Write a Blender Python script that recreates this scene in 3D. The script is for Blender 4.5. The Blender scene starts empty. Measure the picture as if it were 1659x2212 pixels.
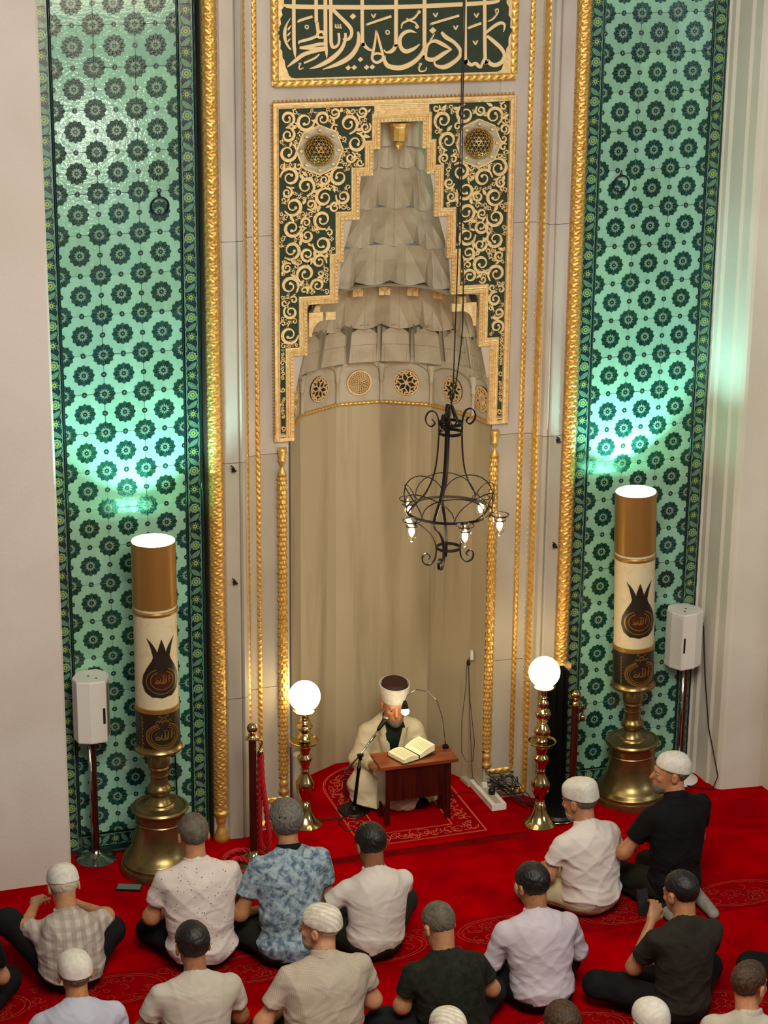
import bpy, math, random
import numpy as np
from math import sin, cos, pi, radians, sqrt, atan2
rnd = random.Random(7)
SC = bpy.context.scene
COL = SC.collection

# ---------------------------------------------------------------- camera, world, lights, exposure
IW, IH, FPX = 1659, 2212, 4730.0
YAW, PITCH, ROLL = 0.315943, 0.319671, 0.009374
CAM = np.array([-4.3131, -13.0436, 6.7191])
_f = np.array([sin(YAW)*cos(PITCH), cos(YAW)*cos(PITCH), -sin(PITCH)])
_r0 = np.array([cos(YAW), -sin(YAW), 0.0]); _u0 = np.cross(_r0, _f)
_R = cos(ROLL)*_r0 + sin(ROLL)*_u0; _U = -sin(ROLL)*_r0 + cos(ROLL)*_u0
def at_wall(px, py, y=0.0):
    """real point on the vertical plane at depth y that the photograph shows at this pixel"""
    d = _f + ((px-IW/2)*_R - (py-IH/2)*_U)/FPX
    return CAM + d*((y-CAM[1])/d[1])
from mathutils import Matrix, Vector
cd = bpy.data.cameras.new('camera'); cam = bpy.data.objects.new('camera', cd); COL.objects.link(cam)
cd.sensor_fit = 'VERTICAL'; cd.sensor_height = 24.0; cd.lens = 24.0*FPX/IH; cd.clip_end = 200
cam.matrix_world = Matrix(((_R[0], _U[0], -_f[0], CAM[0]), (_R[1], _U[1], -_f[1], CAM[1]), (_R[2], _U[2], -_f[2], CAM[2]), (0, 0, 0, 1)))
SC.camera = cam
SC.view_settings.view_transform = 'Standard'; SC.view_settings.look = 'None'
SC.view_settings.exposure = 0.0; SC.view_settings.gamma = 1.0; SC.view_settings.use_curve_mapping = False
wd = bpy.data.worlds.new('world'); SC.world = wd; wd.use_nodes = True
wd.node_tree.nodes['Background'].inputs[0].default_value = (1.0, 0.90, 0.78, 1); wd.node_tree.nodes['Background'].inputs[1].default_value = 0.15
def area(name, loc, target, size, energy, color, sizey=None, spread=None):
    l = bpy.data.lights.new(name, 'AREA'); l.size = size; l.energy = energy; l.color = color
    if sizey: l.shape = 'RECTANGLE'; l.size_y = sizey
    if spread: l.spread = spread
    o = bpy.data.objects.new(name, l); COL.objects.link(o); o.location = loc
    o.rotation_euler = (Vector(target)-Vector(loc)).to_track_quat('-Z', 'Y').to_euler(); return o
area('nave_chandelier_light', (-1.0, -5.6, 5.6), (-0.2, -1.3, 0.5), 2.4, 205, (1.0, 0.84, 0.60))
area('gallery_light', (-2.5, -9.0, 9.5), (0, 0, 4.2), 3.0, 400, (0.93, 0.98, 1.0))
area('entrance_daylight', (1.5, -19.0, 1.8), (-0.5, 0, 3.5), 0.45, 60, (1.0, 1.0, 0.90), 0.8)
area('side_daylight', (7.5, -9.0, 6.0), (0, 0, 3.6), 2.2, 150, (0.80, 0.95, 1.0))

# ---------------------------------------------------------------- materials
def srgb(h):
    if isinstance(h, str): h = [int(h[i:i+2], 16)/255 for i in (0, 2, 4)]
    return tuple(c/12.92 if c <= 0.04045 else ((c+0.055)/1.055)**2.4 for c in h) + (1.0,)
def N(nt, t, **kw):
    n = nt.nodes.new(t)
    for k, v in kw.items(): setattr(n, k, v)
    return n
def mat(name, col, rough=0.6, metal=0.0, var=None, bump=None, coat=0.0, spec=None, rand=0.0, sheen=0.0, trans=0.0, emit=None):
    """col hex; var=(scale(3),hex2,detail,lo,hi); bump=(scale,strength,dist)"""
    m = bpy.data.materials.new(name); m.use_nodes = True; nt = m.node_tree; b = nt.nodes['Principled BSDF']
    b.inputs['Base Color'].default_value = srgb(col); b.inputs['Roughness'].default_value = rough; b.inputs['Metallic'].default_value = metal
    b.inputs['Coat Weight'].default_value = coat; b.inputs['Coat Roughness'].default_value = 0.15
    if spec is not None: b.inputs['Specular IOR Level'].default_value = spec
    if sheen: b.inputs['Sheen Weight'].default_value = sheen
    if trans: b.inputs['Transmission Weight'].default_value = trans
    if emit: b.inputs['Emission Color'].default_value = srgb(emit[0]); b.inputs['Emission Strength'].default_value = emit[1]
    tc = N(nt, 'ShaderNodeTexCoord'); src = None
    if var:
        mp = N(nt, 'ShaderNodeMapping'); mp.inputs['Scale'].default_value = var[0] if isinstance(var[0], tuple) else (var[0],)*3
        nt.links.new(tc.outputs['Object'], mp.inputs['Vector'])
        nz = N(nt, 'ShaderNodeTexNoise'); nz.inputs['Scale'].default_value = 1.0; nz.inputs['Detail'].default_value = var[2]; nz.inputs['Distortion'].default_value = 0.6
        nt.links.new(mp.outputs[0], nz.inputs['Vector'])
        rp = N(nt, 'ShaderNodeValToRGB'); rp.color_ramp.elements[0].position = var[3]; rp.color_ramp.elements[1].position = var[4]
        rp.color_ramp.elements[0].color = srgb(col); rp.color_ramp.elements[1].color = srgb(var[1])
        nt.links.new(nz.outputs['Fac'], rp.inputs['Fac']); src = rp.outputs['Color']
    if rand:
        oi = N(nt, 'ShaderNodeObjectInfo'); hs = N(nt, 'ShaderNodeHueSaturation'); mr = N(nt, 'ShaderNodeMapRange')
        mr.inputs['To Min'].default_value = 1-rand; mr.inputs['To Max'].default_value = 1+rand
        nt.links.new(oi.outputs['Random'], mr.inputs['Value']); nt.links.new(mr.outputs[0], hs.inputs['Value'])
        mr2 = N(nt, 'ShaderNodeMapRange'); mr2.inputs['To Min'].default_value = 0.5-rand*0.12; mr2.inputs['To Max'].default_value = 0.5+rand*0.12
        ml = N(nt, 'ShaderNodeMath', operation='FRACT'); mm = N(nt, 'ShaderNodeMath', operation='MULTIPLY'); mm.inputs[1].default_value = 7.3
        nt.links.new(oi.outputs['Random'], mm.inputs[0]); nt.links.new(mm.outputs[0], ml.inputs[0]); nt.links.new(ml.outputs[0], mr2.inputs['Value']); nt.links.new(mr2.outputs[0], hs.inputs['Hue'])
        if src is None: hs.inputs['Color'].default_value = srgb(col)
        else: nt.links.new(src, hs.inputs['Color'])
        src = hs.outputs['Color']
    if src is not None: nt.links.new(src, b.inputs['Base Color'])
    if bump:
        nz = N(nt, 'ShaderNodeTexNoise'); nz.inputs['Detail'].default_value = 3
        mp = N(nt, 'ShaderNodeMapping'); mp.inputs['Scale'].default_value = bump[0] if isinstance(bump[0], tuple) else (bump[0],)*3
        nz.inputs['Scale'].default_value = 1.0
        nt.links.new(tc.outputs['Object'], mp.inputs['Vector']); nt.links.new(mp.outputs[0], nz.inputs['Vector'])
        bp = N(nt, 'ShaderNodeBump'); bp.inputs['Strength'].default_value = bump[1]; bp.inputs['Distance'].default_value = bump[2]
        nt.links.new(nz.outputs['Fac'], bp.inputs['Height']); nt.links.new(bp.outputs[0], b.inputs['Normal'])
    return m
def wave_mat(m, axis, scale, col2, amt, width=0.5, bumpd=0.0, dist=0.0):
    """add a procedural stripe / check to a material's base colour (flat print on cloth)"""
    nt = m.node_tree; b = nt.nodes['Principled BSDF']; tc = N(nt, 'ShaderNodeTexCoord')
    w = N(nt, 'ShaderNodeTexWave', wave_type='BANDS', bands_direction=axis, wave_profile='SIN'); w.inputs['Scale'].default_value = scale; w.inputs['Distortion'].default_value = dist
    nt.links.new(tc.outputs['Object'], w.inputs['Vector'])
    rp = N(nt, 'ShaderNodeValToRGB'); rp.color_ramp.elements[0].position = width; rp.color_ramp.elements[1].position = min(1, width+0.2)
    nt.links.new(w.outputs['Fac'], rp.inputs['Fac'])
    ml = N(nt, 'ShaderNodeMath', operation='MULTIPLY'); ml.inputs[1].default_value = amt; nt.links.new(rp.outputs['Color'], ml.inputs[0])
    mx = N(nt, 'ShaderNodeMix', data_type='RGBA'); nt.links.new(ml.outputs[0], mx.inputs['Factor']); mx.inputs['B'].default_value = srgb(col2)
    i = b.inputs['Base Color']
    if i.is_linked: nt.links.new(i.links[0].from_socket, mx.inputs['A'])
    else: mx.inputs['A'].default_value = i.default_value
    nt.links.new(mx.outputs['Result'], i); return m

m_plaster = mat('plaster', 'cfc6bd', 0.8, var=(1.5, 'c6bbb0', 4, .35, .7), bump=(60, .15, .01))
m_plaster2 = mat('plaster_right', 'cfcabb', 0.7, var=(1.2, 'c2bcab', 4, .35, .7), bump=(40, .15, .01))
m_marble = mat('grey_marble', 'b9afa3', 0.42, var=((3, 3, 1.2), 'a2988c', 6, .38, .68), bump=(30, .05, .005))
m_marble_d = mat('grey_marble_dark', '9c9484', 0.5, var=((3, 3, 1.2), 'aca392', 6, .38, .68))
m_niche = mat('niche_marble', 'a99b7e', 0.40, var=((6, 6, .42), '85765a', 7, .50, .78))
m_stone = mat('stalactite_marble', 'b3a892', 0.6, var=((5, 5, 5), 'a0937b', 5, .4, .7), bump=(50, .1, .004))
m_gold = mat('gold_leaf', 'e6bd6c', 0.36, 0.7, var=(30, 'cf9a45', 3, .35, .7), bump=(260, .35, .004))
m_gold_l = mat('gold_pale', 'ecd09a', 0.45, 0.35, var=(40, 'd9b070', 3, .4, .7), bump=(300, .3, .003))
m_letter = mat('gold_letter', 'e3c492', 0.6, 0.1, bump=(200, .1, .002))
m_green = mat('dark_green_ground', '1c2e1c', 0.7, var=(20, '24351d', 3, .4, .7))
m_black = mat('black_iron', '0c0a09', 0.45, 0.4)
m_brass = mat('polished_brass', 'c4ad78', 0.16, 1.0, bump=(25, .06, .01))
m_bronze = mat('aged_bronze', '8f7c50', 0.32, 0.85, var=(8, '75623a', 4, .35, .7), bump=(30, .08, .01))
m_goldpaint = mat('gold_painted_tin', 'a37c40', 0.34, 0.6)
m_glaze = mat('turquoise_glaze', '8dbaa0', 0.055, coat=0.0, var=(9, '80ac93', 4, .35, .7), bump=(52, .24, .0028), rand=.10)
m_petal = mat('green_petal', '17402e', 0.2, var=(14, '0f3322', 3, .4, .6), bump=(75, .35, .004), rand=.25)
m_petal2 = mat('teal_petal', '1a4740', 0.2, bump=(75, .35, .004), rand=.25)
m_ink = mat('ink_outline', '10221d', 0.25, coat=0.3)
m_pale = mat('pale_detail', '86a286', 0.25, coat=0.3)
m_bord = mat('border_ground', '13332a', 0.22, coat=0.4, var=(12, '16283a', 3, .45, .6), bump=(40, .15, .006))
m_leaf = mat('border_leaf', '6fa07c', 0.25, coat=0.3, bump=(45, .2, .005))
m_lime = mat('border_lime', '8aa04a', 0.3, coat=0.3)
m_grout = mat('grout', '4c5f45', 0.9)
m_brown = mat('dark_brown_side', '36200f', 0.7)
m_carpet = mat('red_carpet', 'a80008', 0.95, spec=0.0, var=(3.2, '860006', 6, .38, .66), bump=(500, .5, .004))
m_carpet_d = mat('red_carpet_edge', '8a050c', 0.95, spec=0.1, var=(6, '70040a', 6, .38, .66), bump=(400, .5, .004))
m_carpet_b = mat('carpet_band_red', '7e0008', 0.95, spec=0.0, var=(8, '920008', 5, .38, .66), bump=(400, .5, .004))
m_thread = mat('carpet_thread', '9a3420', 0.9, spec=0.1)
m_thread2 = mat('rug_thread', 'e0684a', 0.9, spec=0.1)
m_white_enamel = mat('white_enamel', 'd8d4ca', 0.4)
m_dark = mat('dark_slot', '080808', 0.6)
m_chrome = mat('chrome', 'b9b9b4', 0.15, 1.0)
m_wood = mat('red_brown_wood', '3a130a', 0.3, var=((30, 30, 2), '260b05', 4, .4, .6), coat=.3)  # pole and desk wood, darkened to put the desk front's backlit shade into colour
m_woodtop_lit = mat('desk_top_wood_lit', '8a4420', 0.35, var=((3, 30, 30), '6d3015', 4, .4, .6), coat=.3)  # lighter copy of the desk wood, reading lamp's light put into the colour
m_rope = mat('red_rope', 'a80012', 0.7)
m_cable = mat('black_cable', '0b0a0a', 0.5)
m_paper = mat('paper', 'e9e0b8', 0.7)
m_globe = mat('lit_globe', 'ffffff', 0.5, emit=('ffe3b0', 13.0))
m_bulb = mat('lit_bulb', 'ffffff', 0.5, emit=('ffdca0', 45.0))
m_led = mat('lit_floodlight', 'ffffff', 0.5, emit=('b8ffe0', 1.0))
m_rlamp = mat('lit_reading_bulb', 'ffffff', 0.5, emit=('fff0c0', 60.0))
m_glass = mat('clear_glass', 'ffffff', 0.06, trans=1.0)
m_collar_glow = mat('collar_glow_tint', '7fae8a', 0.6)  # green tint stands in for the uplight's glow inside the collar
m_ivory = mat('ivory_wax', 'cdbf9a', 0.5, var=(14, 'b9a67a', 5, .55, .8), bump=(30, .2, .006))
m_emb = mat('dark_emblem', '1e1a10', 0.45)
m_emb_red = mat('emblem_red', '3a140a', 0.45)
m_emb_gold = mat('emblem_gold', '8a6526', 0.4, .5)
m_phone = mat('phone_body', '16181c', 0.2)
m_phone_s = mat('phone_screen', '5f7468', 0.15)

# ---------------------------------------------------------------- object helpers
WORG = {}
def tag(o, label=None, cat=None, group=None, kind=None):
    if label: o['label'] = label
    if cat: o['category'] = cat
    if group: o['group'] = group
    if kind: o['kind'] = kind
    return o
def thing(name, label, cat, loc=(0, 0, 0), group=None, kind=None):
    o = bpy.data.objects.new(name, None); COL.objects.link(o); o.location = loc; o.empty_display_size = 0.1
    WORG[o.name] = np.array(loc, float); return tag(o, label, cat, group, kind)
def mesh_obj(name, me, parent=None, loc=None):
    o = bpy.data.objects.new(name, me); COL.objects.link(o)
    if loc is not None: o.location = loc
    if parent is not None: o.parent = parent; WORG[o.name] = WORG.get(parent.name, np.zeros(3)) + (np.array(loc) if loc is not None else 0)
    else: WORG[o.name] = np.array(loc if loc is not None else (0, 0, 0), float)
    return o
class MB:
    """collects geometry for ONE mesh object"""
    def __init__(s): s.v = []; s.f = []; s.m = []; s.n = 0
    def add(s, V, F, mi=0):
        V = np.asarray(V, float).reshape(-1, 3); s.v.append(V)
        for f in F: s.f.append(tuple(int(i)+s.n for i in f)); s.m.append(mi)
        s.n += len(V); return s
    def box(s, c, d, mi=0, rot=0.0):
        x, y, z = d[0]/2, d[1]/2, d[2]/2
        V = np.array([(a, b, e) for a in (-x, x) for b in (-y, y) for e in (-z, z)])
        if rot: V = V @ np.array([[cos(rot), sin(rot), 0], [-sin(rot), cos(rot), 0], [0, 0, 1]])
        return s.add(V+np.array(c), [(0, 1, 3, 2), (4, 6, 7, 5), (0, 4, 5, 1), (2, 3, 7, 6), (0, 2, 6, 4), (1, 5, 7, 3)], mi)
    def grid(s, P, mi=0, wrap_u=False, flip=False):
        P = np.asarray(P, float); a, b = P.shape[:2]; F = []
        for i in range(a-1):
            for j in range(b if wrap_u else b-1):
                k = (j+1) % b; q = (i*b+j, i*b+k, (i+1)*b+k, (i+1)*b+j); F.append(q[::-1] if flip else q)
        return s.add(P.reshape(-1, 3), F, mi)
    def lathe(s, prof, c=(0, 0, 0), n=32, mi=0, cap=True, sx=1.0):
        A = np.linspace(0, 2*pi, n, endpoint=False)
        P = np.array([[(r*cos(a)*sx, r*sin(a), z) for a in A] for r, z in prof])+np.array(c)
        s.grid(P, mi, True)
        if cap:
            k = s.n
            if prof[0][0] > 1e-4: s.f.append(tuple(range(k-len(prof)*n, k-len(prof)*n+n))[::-1]); s.m.append(mi)
            if prof[-1][0] > 1e-4: s.f.append(tuple(range(k-n, k))); s.m.append(mi)
        return s
    def tube(s, pts, r, n=8, mi=0, closed=False, flat=None):
        P = np.asarray(pts, float); k = len(P); r = np.broadcast_to(np.asarray(r, float), (k,))
        T = np.gradient(P, axis=0) if not closed else np.roll(P, -1, 0)-np.roll(P, 1, 0)
        T /= np.linalg.norm(T, axis=1)[:, None]+1e-12
        up = np.array([0, 0, 1.0]) if abs(T[0][2]) < .9 else np.array([0, 1.0, 0])
        rings = []; nrm = np.cross(T[0], up); nrm /= np.linalg.norm(nrm)
        for i in range(k):
            nrm = nrm - T[i]*np.dot(nrm, T[i]); nrm /= np.linalg.norm(nrm)+1e-12; b = np.cross(T[i], nrm)
            fx, fy = (1, 1) if flat is None else flat
            rings.append([P[i]+r[i]*(cos(a)*nrm*fx+sin(a)*b*fy) for a in np.linspace(0, 2*pi, n, endpoint=False)])
        if closed: rings.append(rings[0])
        s.grid(rings, mi, True)
        if not closed:
            e = s.n; s.f.append(tuple(range(e-k*n, e-k*n+n))[::-1]); s.m.append(mi); s.f.append(tuple(range(e-n, e))); s.m.append(mi)
        return s
    def prism(s, poly, y0, y1, mi=0, fmap=None):
        """polygon in (x,z) extruded from y0 to y1 (or through fmap(u,v,h))"""
        fm = fmap or (lambda u, v, h: (u, h, v)); n = len(poly)
        V = [fm(u, v, y0) for u, v in poly]+[fm(u, v, y1) for u, v in poly]
        F = [tuple(range(n))[::-1], tuple(range(n, 2*n))]+[(i, (i+1) % n, (i+1) % n+n, i+n) for i in range(n)]
        return s.add(V, F, mi)
    def ribbon(s, pts, fm, h0, h1, mi=0, smooth=4, ws=1.0):
        """stroke (u,v,width) laid on a surface given by fm(u,v,h)"""
        P = np.asarray(pts, float)
        if smooth and len(P) > 2:
            Q = []
            for i in range(len(P)-1):
                a, b, c, d = P[max(i-1, 0)], P[i], P[i+1], P[min(i+2, len(P)-1)]
                for t in np.linspace(0, 1, smooth, endpoint=False):
                    Q.append(.5*((2*b)+(-a+c)*t+(2*a-5*b+4*c-d)*t*t+(-a+3*b-3*c+d)*t**3))
            Q.append(P[-1]); P = np.array(Q)
        T = np.gradient(P[:, :2], axis=0); T /= np.linalg.norm(T, axis=1)[:, None]+1e-12
        nr = np.stack([-T[:, 1], T[:, 0]], 1); w = P[:, 2:3]/2*ws
        A = P[:, :2]+nr*w; B = P[:, :2]-nr*w
        rows = []
        for a, b in zip(A, B):
            rows.append([fm(a[0], a[1], h0), fm(a[0], a[1], h1), fm(b[0], b[1], h1), fm(b[0], b[1], h0)] if h0 != h1 else [fm(a[0], a[1], h1), fm(b[0], b[1], h1)])
        s.grid(rows, mi)
        return s
    def build(s, name, mats, parent=None, smooth=False, kind=None, label=None, origin=None, edge=None):
        V = np.concatenate(s.v); o0 = WORG[parent.name] if parent is not None else (np.array(origin, float) if origin is not None else np.zeros(3))
        me = bpy.data.meshes.new(name); me.from_pydata((V-o0).tolist(), [], s.f)
        for m in (mats if isinstance(mats, (list, tuple)) else [mats]): me.materials.append(m)
        me.polygons.foreach_set('material_index', s.m)
        if smooth:
            me.polygons.foreach_set('use_smooth', [True]*len(me.polygons))
            if edge: me.set_sharp_from_angle(angle=radians(edge))
        me.update()
        o = mesh_obj(name, me, parent, None if (parent is not None or origin is None) else origin)
        if kind: o['kind'] = kind
        if label: o['label'] = label
        return o
def dup(o, loc=None, parent=None, label=None):
    c = o.copy(); COL.objects.link(c)
    if loc is not None: c.location = loc
    if parent is not None: c.parent = parent
    if label: c['label'] = label
    return c
def dup_tree(o, loc=None, rz=None):
    c = dup(o, loc)
    if rz is not None: c.rotation_euler.z = rz
    for ch in list(o.children):
        d = dup(ch, None, c)
        for g in list(ch.children): dup(g, None, d)
    return c
WALL = lambda u, v, h: (u, -h, v)

# ================================================================ the setting
ZT = 6.1
# floor
b = MB(); b.add([(-7, -20, 0), (7, -20, 0), (7, 1.2, 0), (-7, 1.2, 0)], [(0, 1, 2, 3)])
floor = tag(b.build('floor', m_carpet), kind='structure')
def scroll_band(b, fm, u0, u1, v0, v1, seed, n=60, w=.004, h=.001, rmin=.02, rmax=.06):
    r_ = random.Random(seed)
    for i in range(n):
        u, v = r_.uniform(u0, u1), r_.uniform(v0, v1); R = r_.uniform(rmin, rmax); a0 = r_.uniform(0, 6.28); sg = r_.choice((-1, 1)); tw = r_.uniform(.5, 1.1)
        pts = []
        for t in np.linspace(0, 1, 9):
            a = a0+sg*t*2*pi*tw; rr = R*(1-.75*t)
            pts.append((min(max(u+rr*cos(a), u0), u1), min(max(v+rr*sin(a), v0), v1), w))
        b.ribbon(pts, fm, h, h, smooth=2)
FM = lambda u, v, h: (u, v, h)
for k, yb in enumerate((-1.80, -3.0, -4.2)):
    g = MB(); g.add([(-4.5, yb-.19, .0015), (4.5, yb-.19, .0015), (4.5, yb+.19, .0015), (-4.5, yb+.19, .0015)], [(0, 1, 2, 3)])
    tag(g.build('carpet_band', m_carpet_b, floor))
    b = MB()
    for i in range(-4, 5):
        xc = .17+.81*i
        for s_ in (1.0, .9):
            b.ribbon([(xc+.3*s_*cos(a), yb+.16*s_*sin(a), .006) for a in np.linspace(0, 2*pi, 33)], FM, .003, .003, smooth=0)
        scroll_band(b, FM, xc-.22, xc+.22, yb-.12, yb+.12, i*7+k, 26, .0045, .003)
        scroll_band(b, FM, xc+.26, xc+.55, yb-.15, yb+.15, i*9+k, 16, .0045, .003)
    b.build('carpet_scrollwork', m_thread, floor, kind='stuff')
# wall plane behind the tiles, with the niche left open
wall = thing('wall_back', None, None, kind='structure')
b = MB()
b.box((-1.76, .16, ZT/2), (1.2, .28, ZT)); b.box((1.79, .16, ZT/2), (1.1, .28, ZT))
b.build('wall_core', m_grout, wall)
def flower(b, cx, cz, R, n, fm, h, clip=None, rot=0):
    """rosette of n toothed petals; clip = quadrant signs (sx,sz) to keep for corner pieces"""
    for k in range(n):
        a = rot+2*pi*k/n
        ca, sa = cos(a), sin(a)
        if clip and ((clip[0]*ca < .12 and clip[0] != 0) or (clip[1]*sa < .12 and clip[1] != 0)):
            if not ((abs(ca) < .2 and clip[1]*sa > 0) or (abs(sa) < .2 and clip[0]*ca > 0)): continue
        def loc(r, t):
            x, z = cx+r*ca-t*sa, cz+r*sa+t*ca
            if clip:
                if clip[0]: x = max(cx, x) if clip[0] > 0 else min(cx, x)
                if clip[1]: z = max(cz, z) if clip[1] > 0 else min(cz, z)
            return x, z
        w = R*2*pi/n*.80
        pet = [(.20, 0), (.42, .55), (.62, .95), (.80, 1.12), (.92, .95), (.97, .5), (1.06, 0), (.97, -.5), (.92, -.95), (.80, -1.12), (.62, -.95), (.42, -.55)]
        pp = [loc(R*r_, w*t_*.5) for r_, t_ in pet]
        b.add([fm(u, v, h) for u, v in pp], [tuple(range(len(pp)))], 1+(k % 2))
        # pale stamen line and dark bud on every petal
        pp = [loc(R*r_, w*t_) for r_, t_ in ((.22, .0), (.40, .13), (.5, 0), (.40, -.13))]
        b.add([fm(u, v, h+.0006) for u, v in pp], [(0, 1, 2, 3)], 4)
        pp = [loc(R*.74+.002*cos(q)*1.6, .0024*sin(q)) for q in np.linspace(0, 6.28, 7)[:-1]]
        b.add([fm(u, v, h+.0006) for u, v in pp], [tuple(range(6))], 3)
    def disc(r, mi, hh):
        pp = []
        for q in np.linspace(0, 2*pi, 13)[:-1]:
            x, z = cx+r*cos(q), cz+r*sin(q)
            if clip:
                if clip[0]: x = max(cx, x) if clip[0] > 0 else min(cx, x)
                if clip[1]: z = max(cz, z) if clip[1] > 0 else min(cz, z)
            pp.append((x, z))
        b.add([fm(u, v, hh) for u, v in pp], [tuple(range(12))], mi)
    disc(R*.24, 2, h+.0003); disc(R*.16, 3, h+.0008); disc(R*.06, 4, h+.001)
    if not clip or True:
        for k in range(n):
            a = rot+2*pi*(k+.5)/n; ca, sa = cos(a), sin(a)
            if clip and ((clip[0] and clip[0]*ca < .05) or (clip[1] and clip[1]*sa < .05)): continue
            q = [(cx+R*.30*ca+R*.034*cos(w_), cz+R*.30*sa+R*.034*sin(w_)) for w_ in np.linspace(0, 6.28, 7)[:-1]]
            b.add([fm(u, v, h+.0009) for u, v in q], [tuple(range(6))], 4)
def dot(b, cx, cz, fm, h, clip):
    for r, mi, dh in ((.0165, 3, 0), (.011, 2, .0004), (.0045, 4, .0008)):
        pp = []
        for q in np.linspace(0, 2*pi, 11)[:-1]:
            x, z = cx+r*cos(q), cz+r*sin(q)
            if clip[0]: x = max(cx, x) if clip[0] > 0 else min(cx, x)
            if clip[1]: z = max(cz, z) if clip[1] > 0 else min(cz, z)
            pp.append((x, z))
        b.add([fm(u, v, h+dh) for u, v in pp], [tuple(range(10))], mi)
TS = .25
def tile_mesh():
    b = MB(); e = TS/2-.0012
    b.prism([(-e, -e), (e, -e), (e, e), (-e, e)], -.002, .012, 0, WALL)
    flower(b, 0, 0, .066, 12, WALL, .0126)
    for sx in (-1, 1):
        for sz in (-1, 1): flower(b, -sx*e, -sz*e, .066, 12, WALL, .0126, (sx, sz))
    for cx, cz, cl in ((-e, 0, (1, 0)), (e, 0, (-1, 0)), (0, -e, (0, 1)), (0, e, (0, -1))): dot(b, cx, cz, WALL, .0126, cl)
    return b.build('tile', [m_glaze, m_petal, m_petal2, m_ink, m_pale], wall)
def leafpair(b, cx, cz, W, H, sgn, h=.0128):
    for k in (-1, 1):
        pts = [(cx-sgn*W*.48, cz-H*.5+k*H*.05, .002), (cx-sgn*W*.1, cz-H*.18+k*H*.18, .013), (cx+sgn*W*.25, cz+H*.12+k*H*.16, .012), (cx+sgn*W*.48, cz+H*.5, .001)]
        b.ribbon([(u, v, w*1.0) for u, v, w in pts], WALL, h, h, 1, 3)
        b.ribbon([(u, v, w*.25) for u, v, w in pts], WALL, h+.0005, h+.0005, 0, 3)
def bloom(b, cx, cz, R, n, spiky, h=.0128):
    pp = []
    for k in range(2*n):
        r = R if k % 2 == 0 else R*(.55 if spiky else .82); a = pi*k/n; pp.append((cx+r*cos(a), cz+r*sin(a)))
    b.add([WALL(u, v, h) for u, v in pp], [tuple(range(2*n))], 1)
    for r, mi, dh in ((R*.62, 0, .0004), (R*.5, 2, .0008), (R*.14, 0, .0012)):
        q = [(cx+r*cos(a), cz+r*sin(a)) for a in np.linspace(0, 2*pi, 13)[:-1]]
        b.add([WALL(u, v, h+dh) for u, v in q], [tuple(range(12))], mi)
def border_mesh(name='border_tile'):
    b = MB(); w = .083; e = TS/2-.0012
    b.prism([(-w/2, -e), (w/2, -e), (w/2, e), (-w/2, e)], -.002, .012, 0, WALL)
    leafpair(b, 0, -.095, .07, .05, 1); bloom(b, 0, -.035, .033, 9, False)
    leafpair(b, 0, .03, .07, .05, -1); bloom(b, 0, .092, .03, 9, True)
    for s_ in (-1, 1):
        b.ribbon([(s_*(w/2-.003), -e, .003), (s_*(w/2-.003), e, .003)], WALL, .0128, .0128, 1, 0)
    for k in range(4):
        zz = -.11+.0625*k
        b.ribbon([(-.036, zz-.02, .003), (-.03, zz, .004), (-.036, zz+.02, .002)], WALL, .0128, .0128, 1, 2)
        b.ribbon([(.036, zz-.02, .002), (.03, zz, .004), (.036, zz+.02, .003)], WALL, .0128, .0128, 1, 2)
    return b.build(name, [m_bord, m_leaf, m_lime], wall)
t0 = tile_mesh(); bt0 = border_mesh(); first = True; firstb = True
for side, xs in ((-1, (-2.0125, -1.7625, -1.5125)), (1, (1.5206, 1.7706, 2.0206))):
    zo = 0.0 if side < 0 else -.005
    for r in range(-2, 22):
        for xc in xs:
            o = t0 if first else dup(t0); first = False
            o.location = (xc+rnd.uniform(-.001, .001), rnd.uniform(-.0015, .0015), 5.5-.25*r+zo+rnd.uniform(-.001, .001))
            o.rotation_euler = (rnd.uniform(-.004, .004), rnd.uniform(-.003, .003), rnd.uniform(-.004, .004))
    for xc in ((-1.3285, -2.198) if side < 0 else (1.3385, 2.204)):
        for r in range(-2, 23):
            o = bt0 if firstb else dup(bt0); firstb = False
            o.location = (xc, rnd.uniform(-.001, .001), 5.5-.25*r+.11+zo)
    # rope mouldings on both sides of the leafy strip
    for x0 in ((-1.380, -1.2775, -2.1465, -2.246) if side < 0 else (1.3875, 1.2885, 2.1535, 2.253)):
        b = MB(); nz = 380; zz = np.linspace(.12, ZT, nz)
        P = [[(x0-.007, -.004, z), (x0-.003, -.014-.004*abs(sin(z*170)), z), (x0+.003, -.014-.004*abs(sin(z*170+1)), z), (x0+.007, -.004, z)] for z in zz]
        b.grid(P); b.build('rope_moulding', m_bord, wall, smooth=True)
    xa, xb = (-2.13, -1.395) if side < 0 else (1.40, 2.14)
    for i in range(3):
        o = dup(bt0); o.location = (xa+.13+.25*i, 0, .07); o.rotation_euler = (0, pi/2, 0)
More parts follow.
